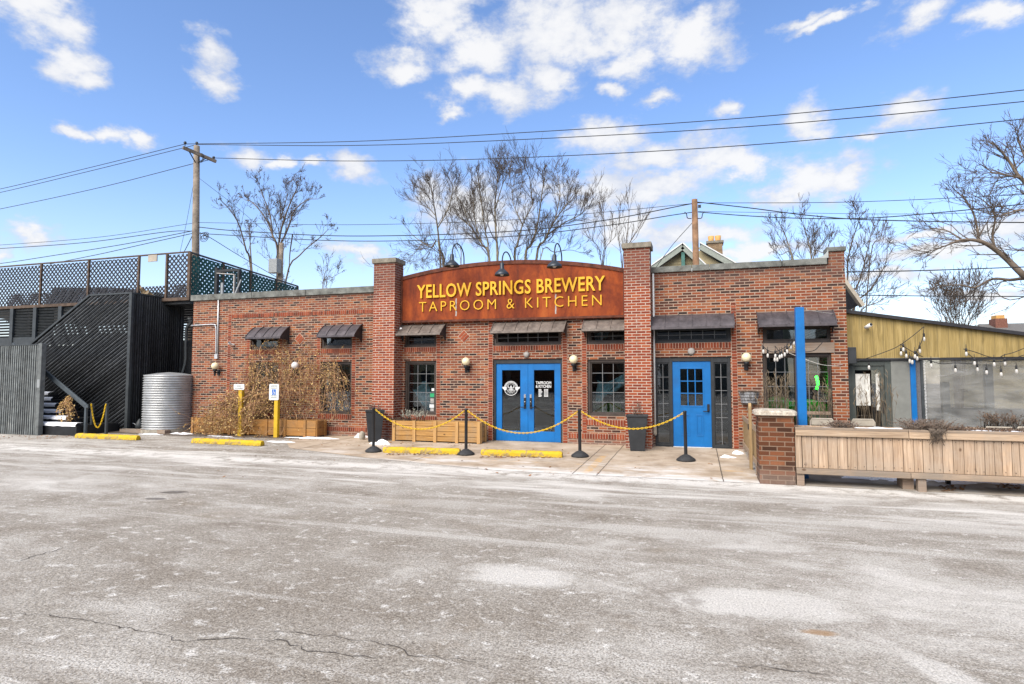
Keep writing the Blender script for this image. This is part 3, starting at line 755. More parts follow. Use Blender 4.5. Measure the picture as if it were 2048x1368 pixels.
mb.box(gx0, gx1, .0605, .07, g1, g1+.03).box(gx0, gx1, .0605, .07, g0-.03, g0)
for i in (1, 2): mb.box(gx0+(gx1-gx0)*i/3-.011, gx0+(gx1-gx0)*i/3+.011, .078, .096, g0, g1); mb.box(gx0, gx1, .0785, .0955, g0+(g1-g0)*i/3-.011, g0+(g1-g0)*i/3+.011)
for a, b_ in ((-.40, -.20), (-.06, .11)):
    mb.box(a, b_, .058, .0695, .36, .385).box(a, b_, .058, .0695, .825, .85).box(a, a+.022, .058, .0695, .385, .825).box(b_-.022, b_, .058, .0695, .385, .825)
    mb.box(a+.045, b_-.045, .060, .0695, .41, .80)
d = mb.build('door', M['blue_paint'], BLD, .003)
MB().box(gx0-.004, gx1+.004, .099, .105, g0-.004, g1+.004).build('pane', M['window_glass'], d)
h = MB().box(.19, .245, .045, .069, .93, 1.10); h.box(.10, .225, .0, .018, .925, .945).box(.205, .225, .0, .045, .925, .945); h.build('handle', M['black_metal'], d)
MB().box(x0, x1, -.02, .14, .07, .104).build('threshold', M['white_paint'], BLD)

# awnings
def awning(x0, x1, mat, zt=3.20, zb=2.875, dp=.41):
    prof = [(0.0, zt), (-.10, zt-.045), (-.2, zt-.115), (-.3, zt-.2), (-.37, zt-.275), (-dp, zb)]
    mb = MB(); n = len(prof)
    for i in range(n-1):
        (ya, za), (yb, zb_) = prof[i], prof[i+1]
        mb.add([(x0, ya, za), (x1, ya, za), (x1, yb, zb_), (x0, yb, zb_)], [(0, 3, 2, 1)], 0, False)
        mb.add([(x0+.004, ya, za-.012), (x1-.004, ya, za-.012), (x1-.004, yb, zb_-.012), (x0+.004, yb, zb_-.012)], [(0, 1, 2, 3)], 1, False)
    mb.box(x0, x1, -dp-.012, -dp, zb-.045, zb+.006)
    k = max(2, round((x1-x0)/.30))
    for i in range(k+1):
        xx = x0+(x1-x0)*i/k
        for j in range(n-1):
            (ya, za), (yb, zb_) = prof[j], prof[j+1]
            mb.beam((xx, ya, za+.008), (xx, yb, zb_+.008), .016, .026, 0)
    o = mb.build('awning', [M[mat], M['awning_side']], BLD)
    for xx in (x0+.01, x1-.02):
        s = MB(); s.prism([(0, zt-.02)]+[(a, b_-.014) for a, b_ in prof[1:]]+[(-dp+.02, zb-.06), (-.16, zb-.06), (-.05, zb-.17), (-.001, zb-.17)], xx, xx+.012, 0, 'YZ')
        s.build('awning_bracket', M['awning_side'], o)
awning(-12.55, -11.33, 'awning_dark'); awning(-10.12, -8.92, 'awning_dark')
awning(-7.66, -6.38, 'awning_tan', 3.15); awning(-5.0, -3.10, 'awning_tan', 3.15); awning(-2.66, -1.64, 'awning_tan', 3.15)
awning(-1.02, .80, 'awning_dark'); awning(1.30, 2.85, 'awning_dark')

# ------------------------------------------------------------------ sign
SG = thing('brewery_sign', 'wide arched rusty steel sign board with raised yellow letters between two brick pillars', 'sign', (-4.68, -.12, 3.2))
xl, xr = -7.67, -1.64
def arch(x, off=0.0):
    t = (x-xl)/(xr-xl); return 4.41+.325*(1-(2*t-.96)**2)-.04*t+off
top = [(xl+(xr-xl)*i/32, arch(xl+(xr-xl)*i/32)) for i in range(33)]
bz0, bz1 = 3.20, 3.17
MB().prism([(xl, bz0)]+[(xr, bz1)]+top[::-1], -.12, -.002).build('board', M['rusty_steel'], SG)
rim = MB()
for i in range(32):
    (xa, za), (xb, zb_) = top[i], top[i+1]
    rim.prism([(xa, za-.085), (xb, zb_-.085), (xb, zb_+.004), (xa, za+.004)], -.145, -.121)
    rim.prism([(xa, za+.0045), (xb, zb_+.0045), (xb, zb_+.012), (xa, za+.012)], -.145, .32)
rim.prism([(xl, bz0-.004), (xr, bz1-.004), (xr, bz1+.05), (xl, bz0+.05)], -.14, -.121)
rim.prism([(xl, bz0+.05), (xl+.05, bz0+.05), (xl+.05, arch(xl+.05)-.085), (xl, arch(xl)-.085)], -.141, -.121)
rim.prism([(xr-.05, bz1+.05), (xr, bz1+.05), (xr, arch(xr)-.085), (xr-.05, arch(xr-.05)-.085)], -.141, -.121)
rim.build('rim', M['rust_rim'], SG)
text_mesh('YELLOW SPRINGS BREWERY', 5.05, .365, -7.17, -.135, 3.835, .035, .015, 1.05).build('lettering', M['letter_yellow'], SG)
text_mesh('TAPROOM & KITCHEN', 4.90, .262, -7.11, -.135, 3.475, .02, -.010, 1.36).build('lettering', M['letter_yellow'], SG)
for xx, z0, z1 in ((-6.05, 3.33, 3.80), (-3.36, 3.30, 3.80)):
    mb = MB(); pts = [(xx-.016+R.uniform(-.008, .008), z0+(z1-z0)*i/8) for i in range(9)]+[(xx+.016+R.uniform(-.008, .008), z0+(z1-z0)*i/8) for i in range(8, -1, -1)]
    mb.prism(pts, -.1225, -.1203); mb.build('bird_streak', M['dirty_white'], SG)

# gooseneck lamps
def gooseneck():
    r = thing('gooseneck_lamp', 'dark gooseneck barn lamp arching over the rusty sign, highest of the three', 'lamp', (0, 0, 0), 'gooseneck lamps over the sign')
    pts = [(.0, .12, -.9), (0, .12, .0)]+[(0, .12-.40+.40*math.cos(a), .02+.33*math.sin(a)) for a in [PI*i/12 for i in range(1, 12)]]+[(0, -.68, 0.0), (0, -.69, -.03)]
    MB().tube(pts, .017, n=8).build('arm', M['black_metal'], r)
    MB().lathe([(0, 0), (.045, 0), (.05, -.02), (.052, -.14), (.075, -.17), (.11, -.20), (.165, -.25), (.19, -.31), (.186, -.315), (.155, -.26), (.06, -.19), (0, -.18)], (0, -.69, -.0), 24).build('lamp_shade', M['lamp_shade_metal'], r)
    MB().sphere((0, -.69, -.27), .055, 10, 8).build('bulb', M['bulb_glass'], r)
    return r
g0_ = gooseneck()
for i, (x, z, lb) in enumerate(((P(904, 533, -.69).x, P(904, 533, -.69).z+.315, 'dark gooseneck barn lamp above the letters YELLOW on the rusty sign'), (P(1004, 551, -.69).x, P(1004, 551, -.69).z+.315, 'dark gooseneck barn lamp hanging lowest, at the top middle of the rusty sign'), (P(1109, 535, -.69).x, P(1109, 535, -.69).z+.315, 'dark gooseneck barn lamp above the letters BREWERY on the rusty sign'))):
    o = g0_ if i == 0 else copy_tree(g0_)
    o.location = (x, 0, z); o['label'] = lb
# globe lamps
def globe():
    r = thing('globe_lamp', '', 'lamp', (0, 0, 0), 'globe wall lamps')
    MB().sphere((0, -.16, 0), .107, 24, 16).build('globe', M['globe_glass'], r)
    mb = MB().lathe([(0, -.09), (.05, -.09), (.06, -.11), (.058, -.15), (.03, -.17), (.028, -.27), (.02, -.30), (0, -.30)], (0, -.16, 0), 16)
    mb.tube([(0, -.16, -.17), (0, -.10, -.20), (0, -.02, -.20)], .018, n=8).box(-.045, .045, -.022, -.001, -.28, -.12)
    mb.build('bracket', M['black_metal'], r)
    return r
gl = globe()
gl_items = ((-13.85, 2.06, 'cream globe wall lamp furthest left, above the dry vine planter'), (-11.0, 2.06, 'white globe wall lamp half hidden among the dry vine stems'), (-5.75, 2.13, 'cream globe wall lamp left of the blue double doors'), (-2.91, 2.16, 'cream globe wall lamp between the blue double doors and the gridded window'), (1.05, 2.17, 'cream globe wall lamp right of the blue single door'))
for i, (x, z, lb) in enumerate(gl_items):
    o = gl if i == 0 else copy_tree(gl)
    o.location = (x, -.0, z); o['label'] = lb
for o in bpy.data.objects:
    if o.name.startswith('globe') and o.parent and o.parent.get('label', '').startswith('white globe'):
        o.data = o.data.copy(); o.data.materials[0] = M['globe_pale']

def camera_thing(x, y, z, yaw, lb):
    r = thing('security_camera', lb, 'security camera', (x, y, z), 'white security cameras')
    q = Matrix.Rotation(yaw, 3, 'Z') @ Matrix.Rotation(rad(-20), 3, 'X')
    MB().tube([Vector((x, y, z))+q @ Vector((0, t, 0)) for t in (.06, -.10)], .038, n=12).build('camera_body', M['camera_white'], r)
    MB().tube([Vector((x, y, z))+q @ Vector((0, t, 0)) for t in (-.101, -.112)], .03, n=12).build('lens', M['black_metal'], r)
    MB().tube([(x, y+.03, z), (x+.02, y+.10, z-.02), (x+.04, y+.149, z-.02)], .02, n=8).build('mount', M['camera_white'], r)
camera_thing(-13.33, -.15, 2.72, .5, 'white bullet security camera on the brick beside the conduit')
camera_thing(-7.58, -.15, 3.0, -.9, 'white bullet security camera by the left pillar below the rusty sign')
camera_thing(3.55, .12, 2.83, .5, 'white bullet security camera on the yellow plywood fascia')
# conduit
cd = thing('conduit', 'grey metal conduit with elbow running down the left brick wall', 'pipe', (-13.9, -.03, 2.3))
MB().tube([(-13.92, -.03, 4.26), (-13.90, -.03, 2.40)], .022, n=8).build('pipe', M['conduit_grey'], cd)
MB().tube(catmull([(-14.93, -.035, 3.32), (-14.1, -.035, 3.33), (-14.0, -.035, 3.27), (-13.97, -.035, 3.1), (-13.955, -.035, 2.42)], 6), .02, n=8).build('pipe', M['conduit_grey'], cd)
MB().box(-13.985, -13.87, -.07, -.001, 2.28, 2.42).build('junction_box', M['conduit_grey'], cd, .006)
ds = thing('downspout', 'white downpipe beside the right brick pillar', 'pipe', (-1.0, -.06, .1))
MB().tube([(-.985, -.05, 4.2), (-.985, -.05, .35)], .022, n=8).build('pipe', M['white_paint'], ds)
MB().box(-1.02, -.95, -.1, -.001, .38, .56).build('outlet_box', M['stone'], ds)

# ------------------------------------------------------------------ interior things
def table(x, y, lb):
    t = thing('table', lb, 'table', (x, y, .095), 'tables inside the taproom')
    MB().box(x-.6, x+.6, y-.35, y+.35, .80, .84).build('tabletop', M['interior_wood'], t, .01)
    for sx in (-.5, .5): MB().box(x+sx-.04, x+sx+.04, y-.25, y+.25, .095, .80).build('leg', M['black_metal'], t)
table(-4.5, 2.2, 'wooden table inside behind the left glass door leaf'); table(-2.3, 1.8, 'wooden table inside behind the gridded window')
table(.5, 2.4, 'wooden table inside behind the right sidelight')
def drape(name, x0, z0, x1, z1, wid, lb, y=.3):
    mb = MB(); n = 14; mm_ = 20; vs = []
    for i in range(mm_+1):
        t = i/mm_
        for j in range(n+1):
            u = j/n-.5
            vs.append((x0+(x1-x0)*t+u*wid*(1-.6*t), y+.05*math.sin(u*22+t*3)+.03*math.sin(t*9), z0+(z1-z0)*t+.12*math.sin(u*5)))
    mb.add(vs, [(i*(n+1)+j, i*(n+1)+j+1, (i+1)*(n+1)+j+1, (i+1)*(n+1)+j) for i in range(mm_) for j in range(n)], 0, True)
    o = mb.build(name, M['curtain_cloth']); sm = o.modifiers.new('solid', 'SOLIDIFY'); sm.thickness = .01
    tag(o, lb, 'curtain')
drape('window_curtain', -7.3, 1.5, -6.85, .8, .5, 'pale blue cloth draped inside the window by the left pillar')
drape('window_curtain', -1.9, 1.72, -2.25, 1.2, 1.0, 'teal cloth sheet draped inside the gridded window near the right pillar')
drape('window_curtain', -2.25, 2.95, -2.3, 2.6, .5, 'pale cloth behind the small window above the gridded window')
mb = MB().sphere((2.35, .55, .92), .5, 24, 12, sq=(1.05, .6, .62)).sphere((1.75, .55, 1.0), .36, 20, 12, sq=(1, .7, .8))
tag(mb.build('vinyl_seat', M['green_vinyl']), 'bright green rounded seat behind the window by the blue post', 'seat')
mb = MB().tube([(2.52+.09*math.cos(a), .55, 1.60+.19*math.sin(a)) for a in [-.9+.2*i for i in range(10)]], .026, n=8)
tag(mb.build('neon_tube', M['neon_green']), 'glowing green neon arc inside the right window', 'neon light')
mb = MB()
for i in range(60):
    x = -2.25+R.uniform(-.35, .4); y = .5+R.uniform(-.1, .1); z = .9
    p = Vector((x, y, z)); q = p+Vector((R.uniform(-.1, .1), R.uniform(-.05, .05), R.uniform(.08, .2)))
    mb.quad(p, p+Vector((.04, .02, .02)), q+Vector((.03, 0, 0)), q)
mb.box(-2.62, -1.85, .38, .62, .80, .90)
tag(mb.build('window_plant', [plain('houseplant', (.08, .2, .03), .6, var=.4)]), 'small green plant on the sill of the gridded window', 'plant')

# ------------------------------------------------------------------ wheel stops
def wheel_stop(L):
    mb = MB(); prof = [(-.085, 0), (-.075, .075), (-.045, .125), (.045, .125), (.075, .075), (.085, 0)]
    n = 26; vs = []
    for i in range(n+1):
        x = -L/2+L*i/n; e = .0 if 0 < i < n else 1
        for (y, z) in prof: vs.append((x+R.uniform(-.004, .004), y*(1-.12*e)+R.uniform(-.006, .006), max(0, z*(1-.12*e)+R.uniform(-.008, .006))))
    k = len(prof)
    mb.add(vs, [(i*k+j, (i+1)*k+j, (i+1)*k+j+1, i*k+j+1) for i in range(n) for j in range(k-1)], 0, False)
    mb.add(vs[:k], [tuple(range(k))]); mb.add(vs[-k:], [tuple(range(k-1, -1, -1))])
    return mb
for (p1, p2, lb) in (((150, 876), (273, 881), 'worn yellow concrete wheel stop in front of the dark staircase'), ((385, 886), (520, 893), 'mossy yellow concrete wheel stop in front of the yellow sign posts'), ((762, 907), (920, 908), 'yellow wheel stop lying in front of the cedar planter box'), ((960, 912), (1124, 915), 'yellow wheel stop in front of the blue double doors')):
    a, b_ = G(*p1), G(*p2); c = (a+b_)/2; L = (b_-a).length
    o = wheel_stop(L).build('wheel_stop', M['worn_yellow']); d = b_-a
    o.location = (c.x, c.y+.06, gz(c.y+.06)+.004); o.rotation_euler = (0, 0, math.atan2(d.y, d.x)*.5)
    tag(o, lb, 'wheel stop', 'yellow wheel stops')
# ------------------------------------------------------------------ stanchions and chains
def stanchion():
    r = thing('stanchion', '', 'stanchion', (0, 0, 0), 'black stanchions')
    MB().lathe([(0, 0), (.185, 0), (.19, .02), (.18, .04), (.12, .085), (.07, .115), (.035, .13), (0, .13)], (0, 0, 0), 12).build('base', M['black_rubber'], r)
    MB().lathe([(.034, .12), (.034, .96), (.037, .965), (.037, .99), (.03, 1.0), (0, 1.0)], (0, 0, 0), 14).build('pole', M['black_metal'], r)
    return r
ST = []
st = stanchion()
for i, (px, py, lb) in enumerate(((747, 904, 'black stanchion in front of the left tapered planter'), (932, 910, 'black stanchion in front of the right end of the cedar planter box'), (1160, 914, 'black stanchion right of the blue double doors'), (1372, 922, 'black stanchion standing in front of the single blue door'))):
    p = G(px, py); o = st if i == 0 else copy_tree(st); p.z += .006
    o.location = p; o['label'] = lb; ST.append(p.copy()); o.rotation_euler = (R.uniform(-.012, .012), R.uniform(-.02, .02), R.uniform(0, 3))
def chain(a, b_, sag, lb, name='plastic_chain', link=.055, wr=.0068):
    a, b_ = Vector(a), Vector(b_); n = 60
    ps = [a.lerp(b_, i/n)+Vector((0, 0, -sag*4*(i/n)*(1-i/n))) for i in range(n+1)]
    L = [0]
    for i in range(n): L.append(L[-1]+(ps[i+1]-ps[i]).length)
    k = int(L[-1]/(link*.78)); mb = MB()
    def at(s):
        for i in range(n):
            if L[i+1] >= s: return ps[i].lerp(ps[i+1], (s-L[i])/max(1e-6, L[i+1]-L[i])), (ps[i+1]-ps[i]).normalized()
        return ps[-1], (ps[-1]-ps[-2]).normalized()
    for i in range(k):
        c, t = at((i+.5)*L[-1]/k); u = t.orthogonal().normalized(); u = Matrix.Rotation((i % 2)*PI/2+.5, 3, t) @ u
        ring = []
        for j in range(11):
            an = 2*PI*j/10; ring.append(c+t*(link*.55*math.cos(an))+u*(link*.25*math.sin(an)))
        mb.tube(ring, wr, n=5, cap=False)
    return tag(mb.build(name, M['chain_yellow']), lb, 'chain', 'yellow plastic chains')
topz = Vector((0, 0, .95))
chain(ST[0]+topz+Vector((.04, 0, 0)), ST[1]+topz+Vector((-.04, 0, 0)), .42, 'yellow plastic chain sagging in front of the cedar planter box')
chain(ST[1]+topz+Vector((.04, 0, 0)), ST[2]+topz+Vector((-.04, 0, 0)), .47, 'yellow plastic chain sagging across the blue double doors')
chain(ST[2]+topz+Vector((.04, 0, 0)), ST[3]+topz+Vector((-.04, 0, 0)), .34, 'yellow plastic chain sagging in front of the right tapered planter')

# ------------------------------------------------------------------ planters
def tapered(x, y, rot, lb):
    z = gz(y)+.008; r = thing('tapered_planter', lb, 'planter', (x, y, z), 'black tapered planters')
    H = .80; mb = MB(); q = Matrix.Rotation(rot, 3, 'Z')
    def ring(w, zz): return [Vector((x, y, z+zz))+q @ Vector((sx*w, sy*w, 0)) for sx, sy in ((-1, -1), (1, -1), (1, 1), (-1, 1))]
    rs = [ring(.155, 0), ring(.225, H-.05), ring(.24, H-.045), ring(.245, H), ring(.215, H), ring(.20, H-.08)]
    vs = [p for g in rs for p in g]; fs = [(0, 3, 2, 1)]
    for i in range(len(rs)-1):
        for j in range(4): fs.append((i*4+j, i*4+(j+1) % 4, (i+1)*4+(j+1) % 4, (i+1)*4+j))
    mb.add(vs, fs); mb.build('pot', M['black_planter'], r, .012)
    MB().add(ring(.2, H-.07), [(0, 1, 2, 3)]).build('soil', M['pot_soil'], r)
    mb = MB()
    for i in range(26):
        b0_ = Vector((x+R.uniform(-.12, .12), y+R.uniform(-.12, .12), z+H-.07)); h = R.uniform(.1, .32)
        pts = [b0_, b0_+Vector((R.uniform(-.06, .06), R.uniform(-.05, .05), h*.6)), b0_+Vector((R.uniform(-.14, .14), R.uniform(-.1, .1), h))]
        mb.tube(pts, .005, .002, n=3)
        for k in range(3): e = pts[1].lerp(pts[2], R.random()); mb.tube([e, e+Vector((R.uniform(-.06, .06), R.uniform(-.05, .05), R.uniform(.02, .08)))], .003, .0015, n=3)
    mb.build('dead_twigs', M['fiber_dark'], r)
tapered(-8.0, -.85, rad(32), 'black tapered planter in front of the left brick pillar'); tapered(-1.33, -.78, rad(4), 'black tapered planter in front of the right brick pillar')

def planter_box(name, lb, x0, x1, y0, y1, h, posts, mats, nb=4):
    z = gz(y0)+.008; r = thing(name, lb, 'planter', ((x0+x1)/2, y0, z))
    mb = MB(); bh = h/nb
    for i in range(nb):
        za, zb_ = z+.03+i*bh, z+.03+(i+1)*bh-.008
        mb.box(x0+.03, x1-.03, y0+.03, y0+.065, za, zb_).box(x0+.03, x1-.03, y1-.065, y1-.03, za, zb_)
        mb.box(x1-.065, x1-.03, y0+.066, y1-.066, za, zb_).box(x0+.03, x0+.065, y0+.066, y1-.066, za, zb_)
    mb.build('boards', M[mats[0]], r, .005)
    for px in posts: MB().box(px-.042, px+.042, y0, y0+.0295, z, z+h+.035).build('post', M[mats[1]], r, .004)
    for yy in (y0+.05, y1-.12): MB().box(x1-.0295, x1, yy, yy+.08, z, z+h+.035).build('post', M[mats[1]], r, .004)
    MB().box(x0+.07, x1-.07, y0+.07, y1-.07, z+.03, z+h-.06).build('soil', M['pot_soil'], r)
    return r
Yp = -.72
xs = [P(px, 860, Yp).x for px in (787, 827.6, 869.6, 913, 956.6)]
planter_box('planter_box', 'honey coloured cedar planter box beside the blue double doors', xs[0]-.05, xs[-1]+.06, Yp, -.22, .50, xs, ('cedar', 'cedar_post'))
Yl = -.62
xs2 = [P(px, 850, Yl).x for px in (384, 421, 458, 495.5, 532, 568.7, 608.7)]
planter_box('planter_box', 'long dark orange timber planter box beneath the dry vine', xs2[0]-.05, P(632, 850, Yl).x, Yl, -.08, .43, xs2, ('orange_wood', 'orange_wood'), 2)
# sage shrub in cedar planter
def sprigs(name, lb, cat, c, n, rx, ry, h, spread, mats, r=.004, leafy=0, tip=None, group=None):
    t = thing(name, lb, cat, c, group); mb = MB(); lf = MB()
    for i in range(n):
        b0_ = Vector(c)+Vector((R.uniform(-rx, rx), R.uniform(-ry, ry), 0)); hh = h*R.uniform(.5, 1)
        dx, dy = R.gauss(0, spread), R.gauss(0, spread)
        pts = [b0_, b0_+Vector((dx*.35, dy*.35, hh*.55)), b0_+Vector((dx, dy, hh))]
        mb.tube(pts, r, r*.5, n=3)
        for k in range(leafy):
            e = pts[1].lerp(pts[2], R.random())*1.0; s = R.uniform(.012, .03)
            a = Vector((R.gauss(0, 1), R.gauss(0, 1), R.gauss(0, 1))).normalized()*s; b_ = a.orthogonal().normalized()*s*.5
            lf.quad(e, e+a*.5+b_, e+a, e+a*.5-b_)
        if tip:
            d = (pts[2]-pts[1]).normalized(); mb.tube([pts[2]-d*tip*.5, pts[2], pts[2]+d*tip], [r*.8, r*2.6, r*.6], n=4)
    mb.build('stems', M[mats[0]], t)
    if leafy: lf.build('leaves', M[mats[1]], t)
    return t
sprigs('sage_shrub', 'grey green sage shrub growing in the cedar planter box', 'shrub', (-7.05, -.5, .57), 40, .28, .12, .36, .1, ('fiber_dark', 'sage_leaf'), .005, 16)
sprigs('dead_groundcover', 'low dead stems along the left end of the cedar planter', 'plant', (-7.45, -.52, .57), 90, .35, .12, .1, .06, ('fiber_dark', 'dark_leaf'), .004, 3)

# ------------------------------------------------------------------ yellow sign posts
def sign_post(px, top, bot, sg, label, lines, cat='sign'):
    yy = -.78; x = P(px, bot, yy).x; zt = P(px, top, yy).z; z0 = gz(yy)
    r = thing('parking_sign', label, cat, (x, yy, z0), 'parking signs on yellow posts')
    MB().box(x-.062, x+.062, yy-.05, yy+.05, z0-.05, zt).build('post', M['post_yellow'], r, .012)
    x0, x1 = P(sg[0], sg[1], yy).x, P(sg[2], sg[1], yy).x; za, zb_ = P(px, sg[3], yy).z, P(px, sg[1], yy).z
    pl = MB(); rr = .03; pts = []
    for cx, cz, a in ((x1-rr, zb_-rr, 0), (x0+rr, zb_-rr, PI/2), (x0+rr, za+rr, PI), (x1-rr, za+rr, 1.5*PI)):
        for k in range(4): pts.append((cx+rr*math.cos(a+k*PI/6), cz+rr*math.sin(a+k*PI/6)))
    pl.prism(pts, yy-.066, yy-.054); p = pl.build('plate', M['white_paint'], r)
    w = x1-x0; h = zb_-za
    tx = MB()
    for body, fx, fz, fw, fh in lines:
        if body:
            t = text_mesh(body, w*fw, h*fh, x0+w*fx, yy-.0665, za+h*fz, .0015, .02); tx.add(t.v, t.f)
        else:
            tx.box(x0+w*fx, x0+w*(fx+fw), yy-.068, yy-.0665, za+h*fz, za+h*(fz+fh))
    tx.build('lettering', M['trim_green'] if len(lines) > 2 else M['slat_grey'], p)
    return r, p, x0, x1, za, zb_, yy
sign_post(480.5, 779, 872, (471, 768, 492, 779.5), 'small white sign plate on the left yellow post in the vine', [('VAN', .3, .52, .4, .26), ('ACCESSIBLE', .14, .16, .72, .2)])
r, p, x0, x1, za, zb_, yy = sign_post(552.5, 799, 875, (542, 768, 561, 800), 'tall white accessible parking sign on the right yellow post', [('RESERVED', .14, .83, .72, .09), ('PARKING', .18, .70, .64, .085), ('', .18, .235, .28, .05), ('', .52, .235, .3, .05), ('', .2, .12, .6, .055)])
cx, cz, s = (x0+x1)/2, za+(zb_-za)*.49, (x1-x0)*.2
MB().box(cx-s, cx+s, yy-.0685, yy-.0665, cz-s*1.25, cz+s*1.25).build('symbol_panel', M['sky_blue_decal'], p)
sy = MB(); y = yy-.0705; decal_ring(sy, cx-.002, cz-s*.45, s*.55, s*.14, y, 18)
sy.prism([(cx-s*.25, cz+s*.7), (cx-s*.05, cz+s*.7), (cx+s*.05, cz-s*.05), (cx-s*.15, cz-s*.05)], y, y+.0015)
sy.prism([(cx-s*.1, cz-s*.05), (cx+s*.45, cz-s*.05), (cx+s*.45, cz+s*.1), (cx-s*.1, cz+s*.1)], y-.0003, y+.001)
sy.prism([(cx+s*.35, cz-s*.02), (cx+s*.5, cz), (cx+s*.75, cz-s*.75), (cx+s*.6, cz-s*.8)], y, y+.0013)
decal_ring(sy, cx-s*.15, cz+s*.9, s*.16, s*.15, y, 10)
sy.build('wheelchair_symbol', M['white_paint'], p)

# ------------------------------------------------------------------ dead vine
def vine():
    t = thing('dead_vine', 'tangled dry golden vine sprawling over the left wall and its planter', 'vine', (-11.5, -.3, .5))
    mb = MB(); lf = MB()
    blobs = [(600, 740, 75, 30, -.15, .2, .5), (550, 765, 45, 45, -.25, .25, 1.0), (520, 800, 50, 40, -.45, .25, 1.4), (470, 815, 60, 30, -.6, .3, 1.6), (425, 840, 38, 26, -.75, .3, 1.5),
             (540, 715, 40, 25, -.15, .15, .8), (535, 690, 28, 16, -.3, .2, .8), (590, 690, 45, 22, -.12, .1, .5), (650, 770, 45, 40, -.2, .2, .12), (672, 800, 28, 26, -.2, .2, .4), (620, 800, 50, 45, -.25, .2, .15), (560, 840, 60, 20, -.5, .25, .5), (615, 720, 60, 20, -.12, .1, .8), (480, 850, 45, 20, -.8, .2, 1.0), (400, 850, 22, 22, -.75, .2, 1.1)]
    def leaf(e, s):
        a = Vector((R.gauss(0, 1), R.gauss(0, 1), R.gauss(-.5, 1))).normalized()*s; b_ = a.orthogonal().normalized()*s*.32
        m = e+a*.5+a.cross(b_).normalized()*s*.15
        lf.add([e, m+b_, e+a, m-b_], [(0, 1, 2), (0, 2, 3)])
    for (px, py, rx, ry, y, dy, dens) in blobs:
        for i in range(int(rx*ry*.018*dens)+6):
            a, rr = R.uniform(0, 2*PI), math.sqrt(R.random())
            p0 = P(px+rx*rr*math.cos(a), py+ry*rr*math.sin(a), y+R.uniform(-dy, dy)*.8); p0.y = min(p0.y, -.03)
            d = Vector((R.gauss(0, 1), R.gauss(0, .35), R.gauss(.1, .8))).normalized()
            pts = [p0]; L = R.uniform(.35, 1.0)
            for k in range(6):
                d = (d+Vector((R.gauss(0, .35), R.gauss(0, .2), R.gauss(-.14, .25)))).normalized()
                q = pts[-1]+d*L/6; q.y = max(-1.1, min(q.y, -.03)); q.z = max(q.z, .12); pts.append(q)
            mb.tube(pts, R.uniform(.003, .007), .002, n=3)
            for k in range(int(6*dens)):
                j = R.randrange(6); leaf(pts[j].lerp(pts[j+1], R.random()), R.uniform(.025, .055))
        for i in range(int(rx*ry*.035*dens)):
            a, rr = R.uniform(0, 2*PI), math.sqrt(R.random())
            p0 = P(px+rx*rr*math.cos(a), py+ry*rr*math.sin(a), y+R.uniform(-dy, dy)); p0.y = min(p0.y, -.03); p0.z = max(.12, p0.z)
            leaf(p0, R.uniform(.025, .06))
    # long vines arching out of the planter, over the wall and back down
    def arc(p0, m, e, r, nl, sag=.0):
        cs = catmull([p0, m, e], 8)
        cs = [c+Vector((R.gauss(0, .018), R.gauss(0, .012), R.gauss(0, .018))) for c in cs]
        for c in cs: c.y = min(c.y, -.02); c.z = max(c.z, .1)
        mb.tube(cs, r, r*.4, n=4)
        for k in range(nl):
            j = R.randrange(1, len(cs)-1); c = cs[j].lerp(cs[j+1], R.random()); q = c+Vector((R.gauss(0, .05), R.gauss(-.02, .03), R.gauss(-.02, .05)))
            mb.tube([c, q], .002, .0015, n=3, cap=False); leaf(q, R.uniform(.025, .06))
    for i in range(62):
        bx = R.choice((R.gauss(460, 25), R.gauss(500, 25), R.gauss(540, 25), R.gauss(600, 25))); yb = R.uniform(-.5, -.25)
        p0 = P(bx, 845, yb); tx = max(505, min(668, bx+R.gauss(35, 45))); ty = R.uniform(690, 775)
        m = P(tx, ty, R.uniform(-.22, -.06)); e = P(tx+R.gauss(35, 28), ty+abs(R.gauss(55, 35)), R.uniform(-.5, -.1))
        arc(p0, m, e, R.uniform(.004, .009), R.randint(16, 34))
    for i in range(110):
        p0 = P(R.uniform(455, 560), R.uniform(775, 815), R.uniform(-.6, -.2)); e = P(R.uniform(384, 500), R.uniform(835, 868), R.uniform(-1.05, -.75))
        arc(p0, p0.lerp(e, .5)+Vector((R.gauss(0, .12), R.uniform(-.15, 0), R.uniform(.05, .3))), e, R.uniform(.004, .010), R.randint(8, 22))
    for i in range(36):
        p0 = P(R.uniform(560, 640), R.uniform(700, 760), -.08); e = P(R.uniform(560, 660), R.uniform(815, 850), R.uniform(-.3, -.08))
        arc(p0, p0.lerp(e, .5)+Vector((R.gauss(0, .25), R.uniform(-.15, 0), R.uniform(-.1, .15))), e, R.uniform(.004, .007), R.randint(2, 7))
    for i in range(20):
        p0 = P(R.uniform(610, 650), R.uniform(715, 760), -.1); e = P(R.uniform(665, 700), R.uniform(800, 830), -.3)
        arc(p0, P(R.uniform(655, 680), R.uniform(735, 775), -.3), e, R.uniform(.003, .006), R.randint(6, 16))
    mb.build('stems', M['vine_stem'], t); lf.build('dry_leaves', M['dry_leaf'], t)
vine()

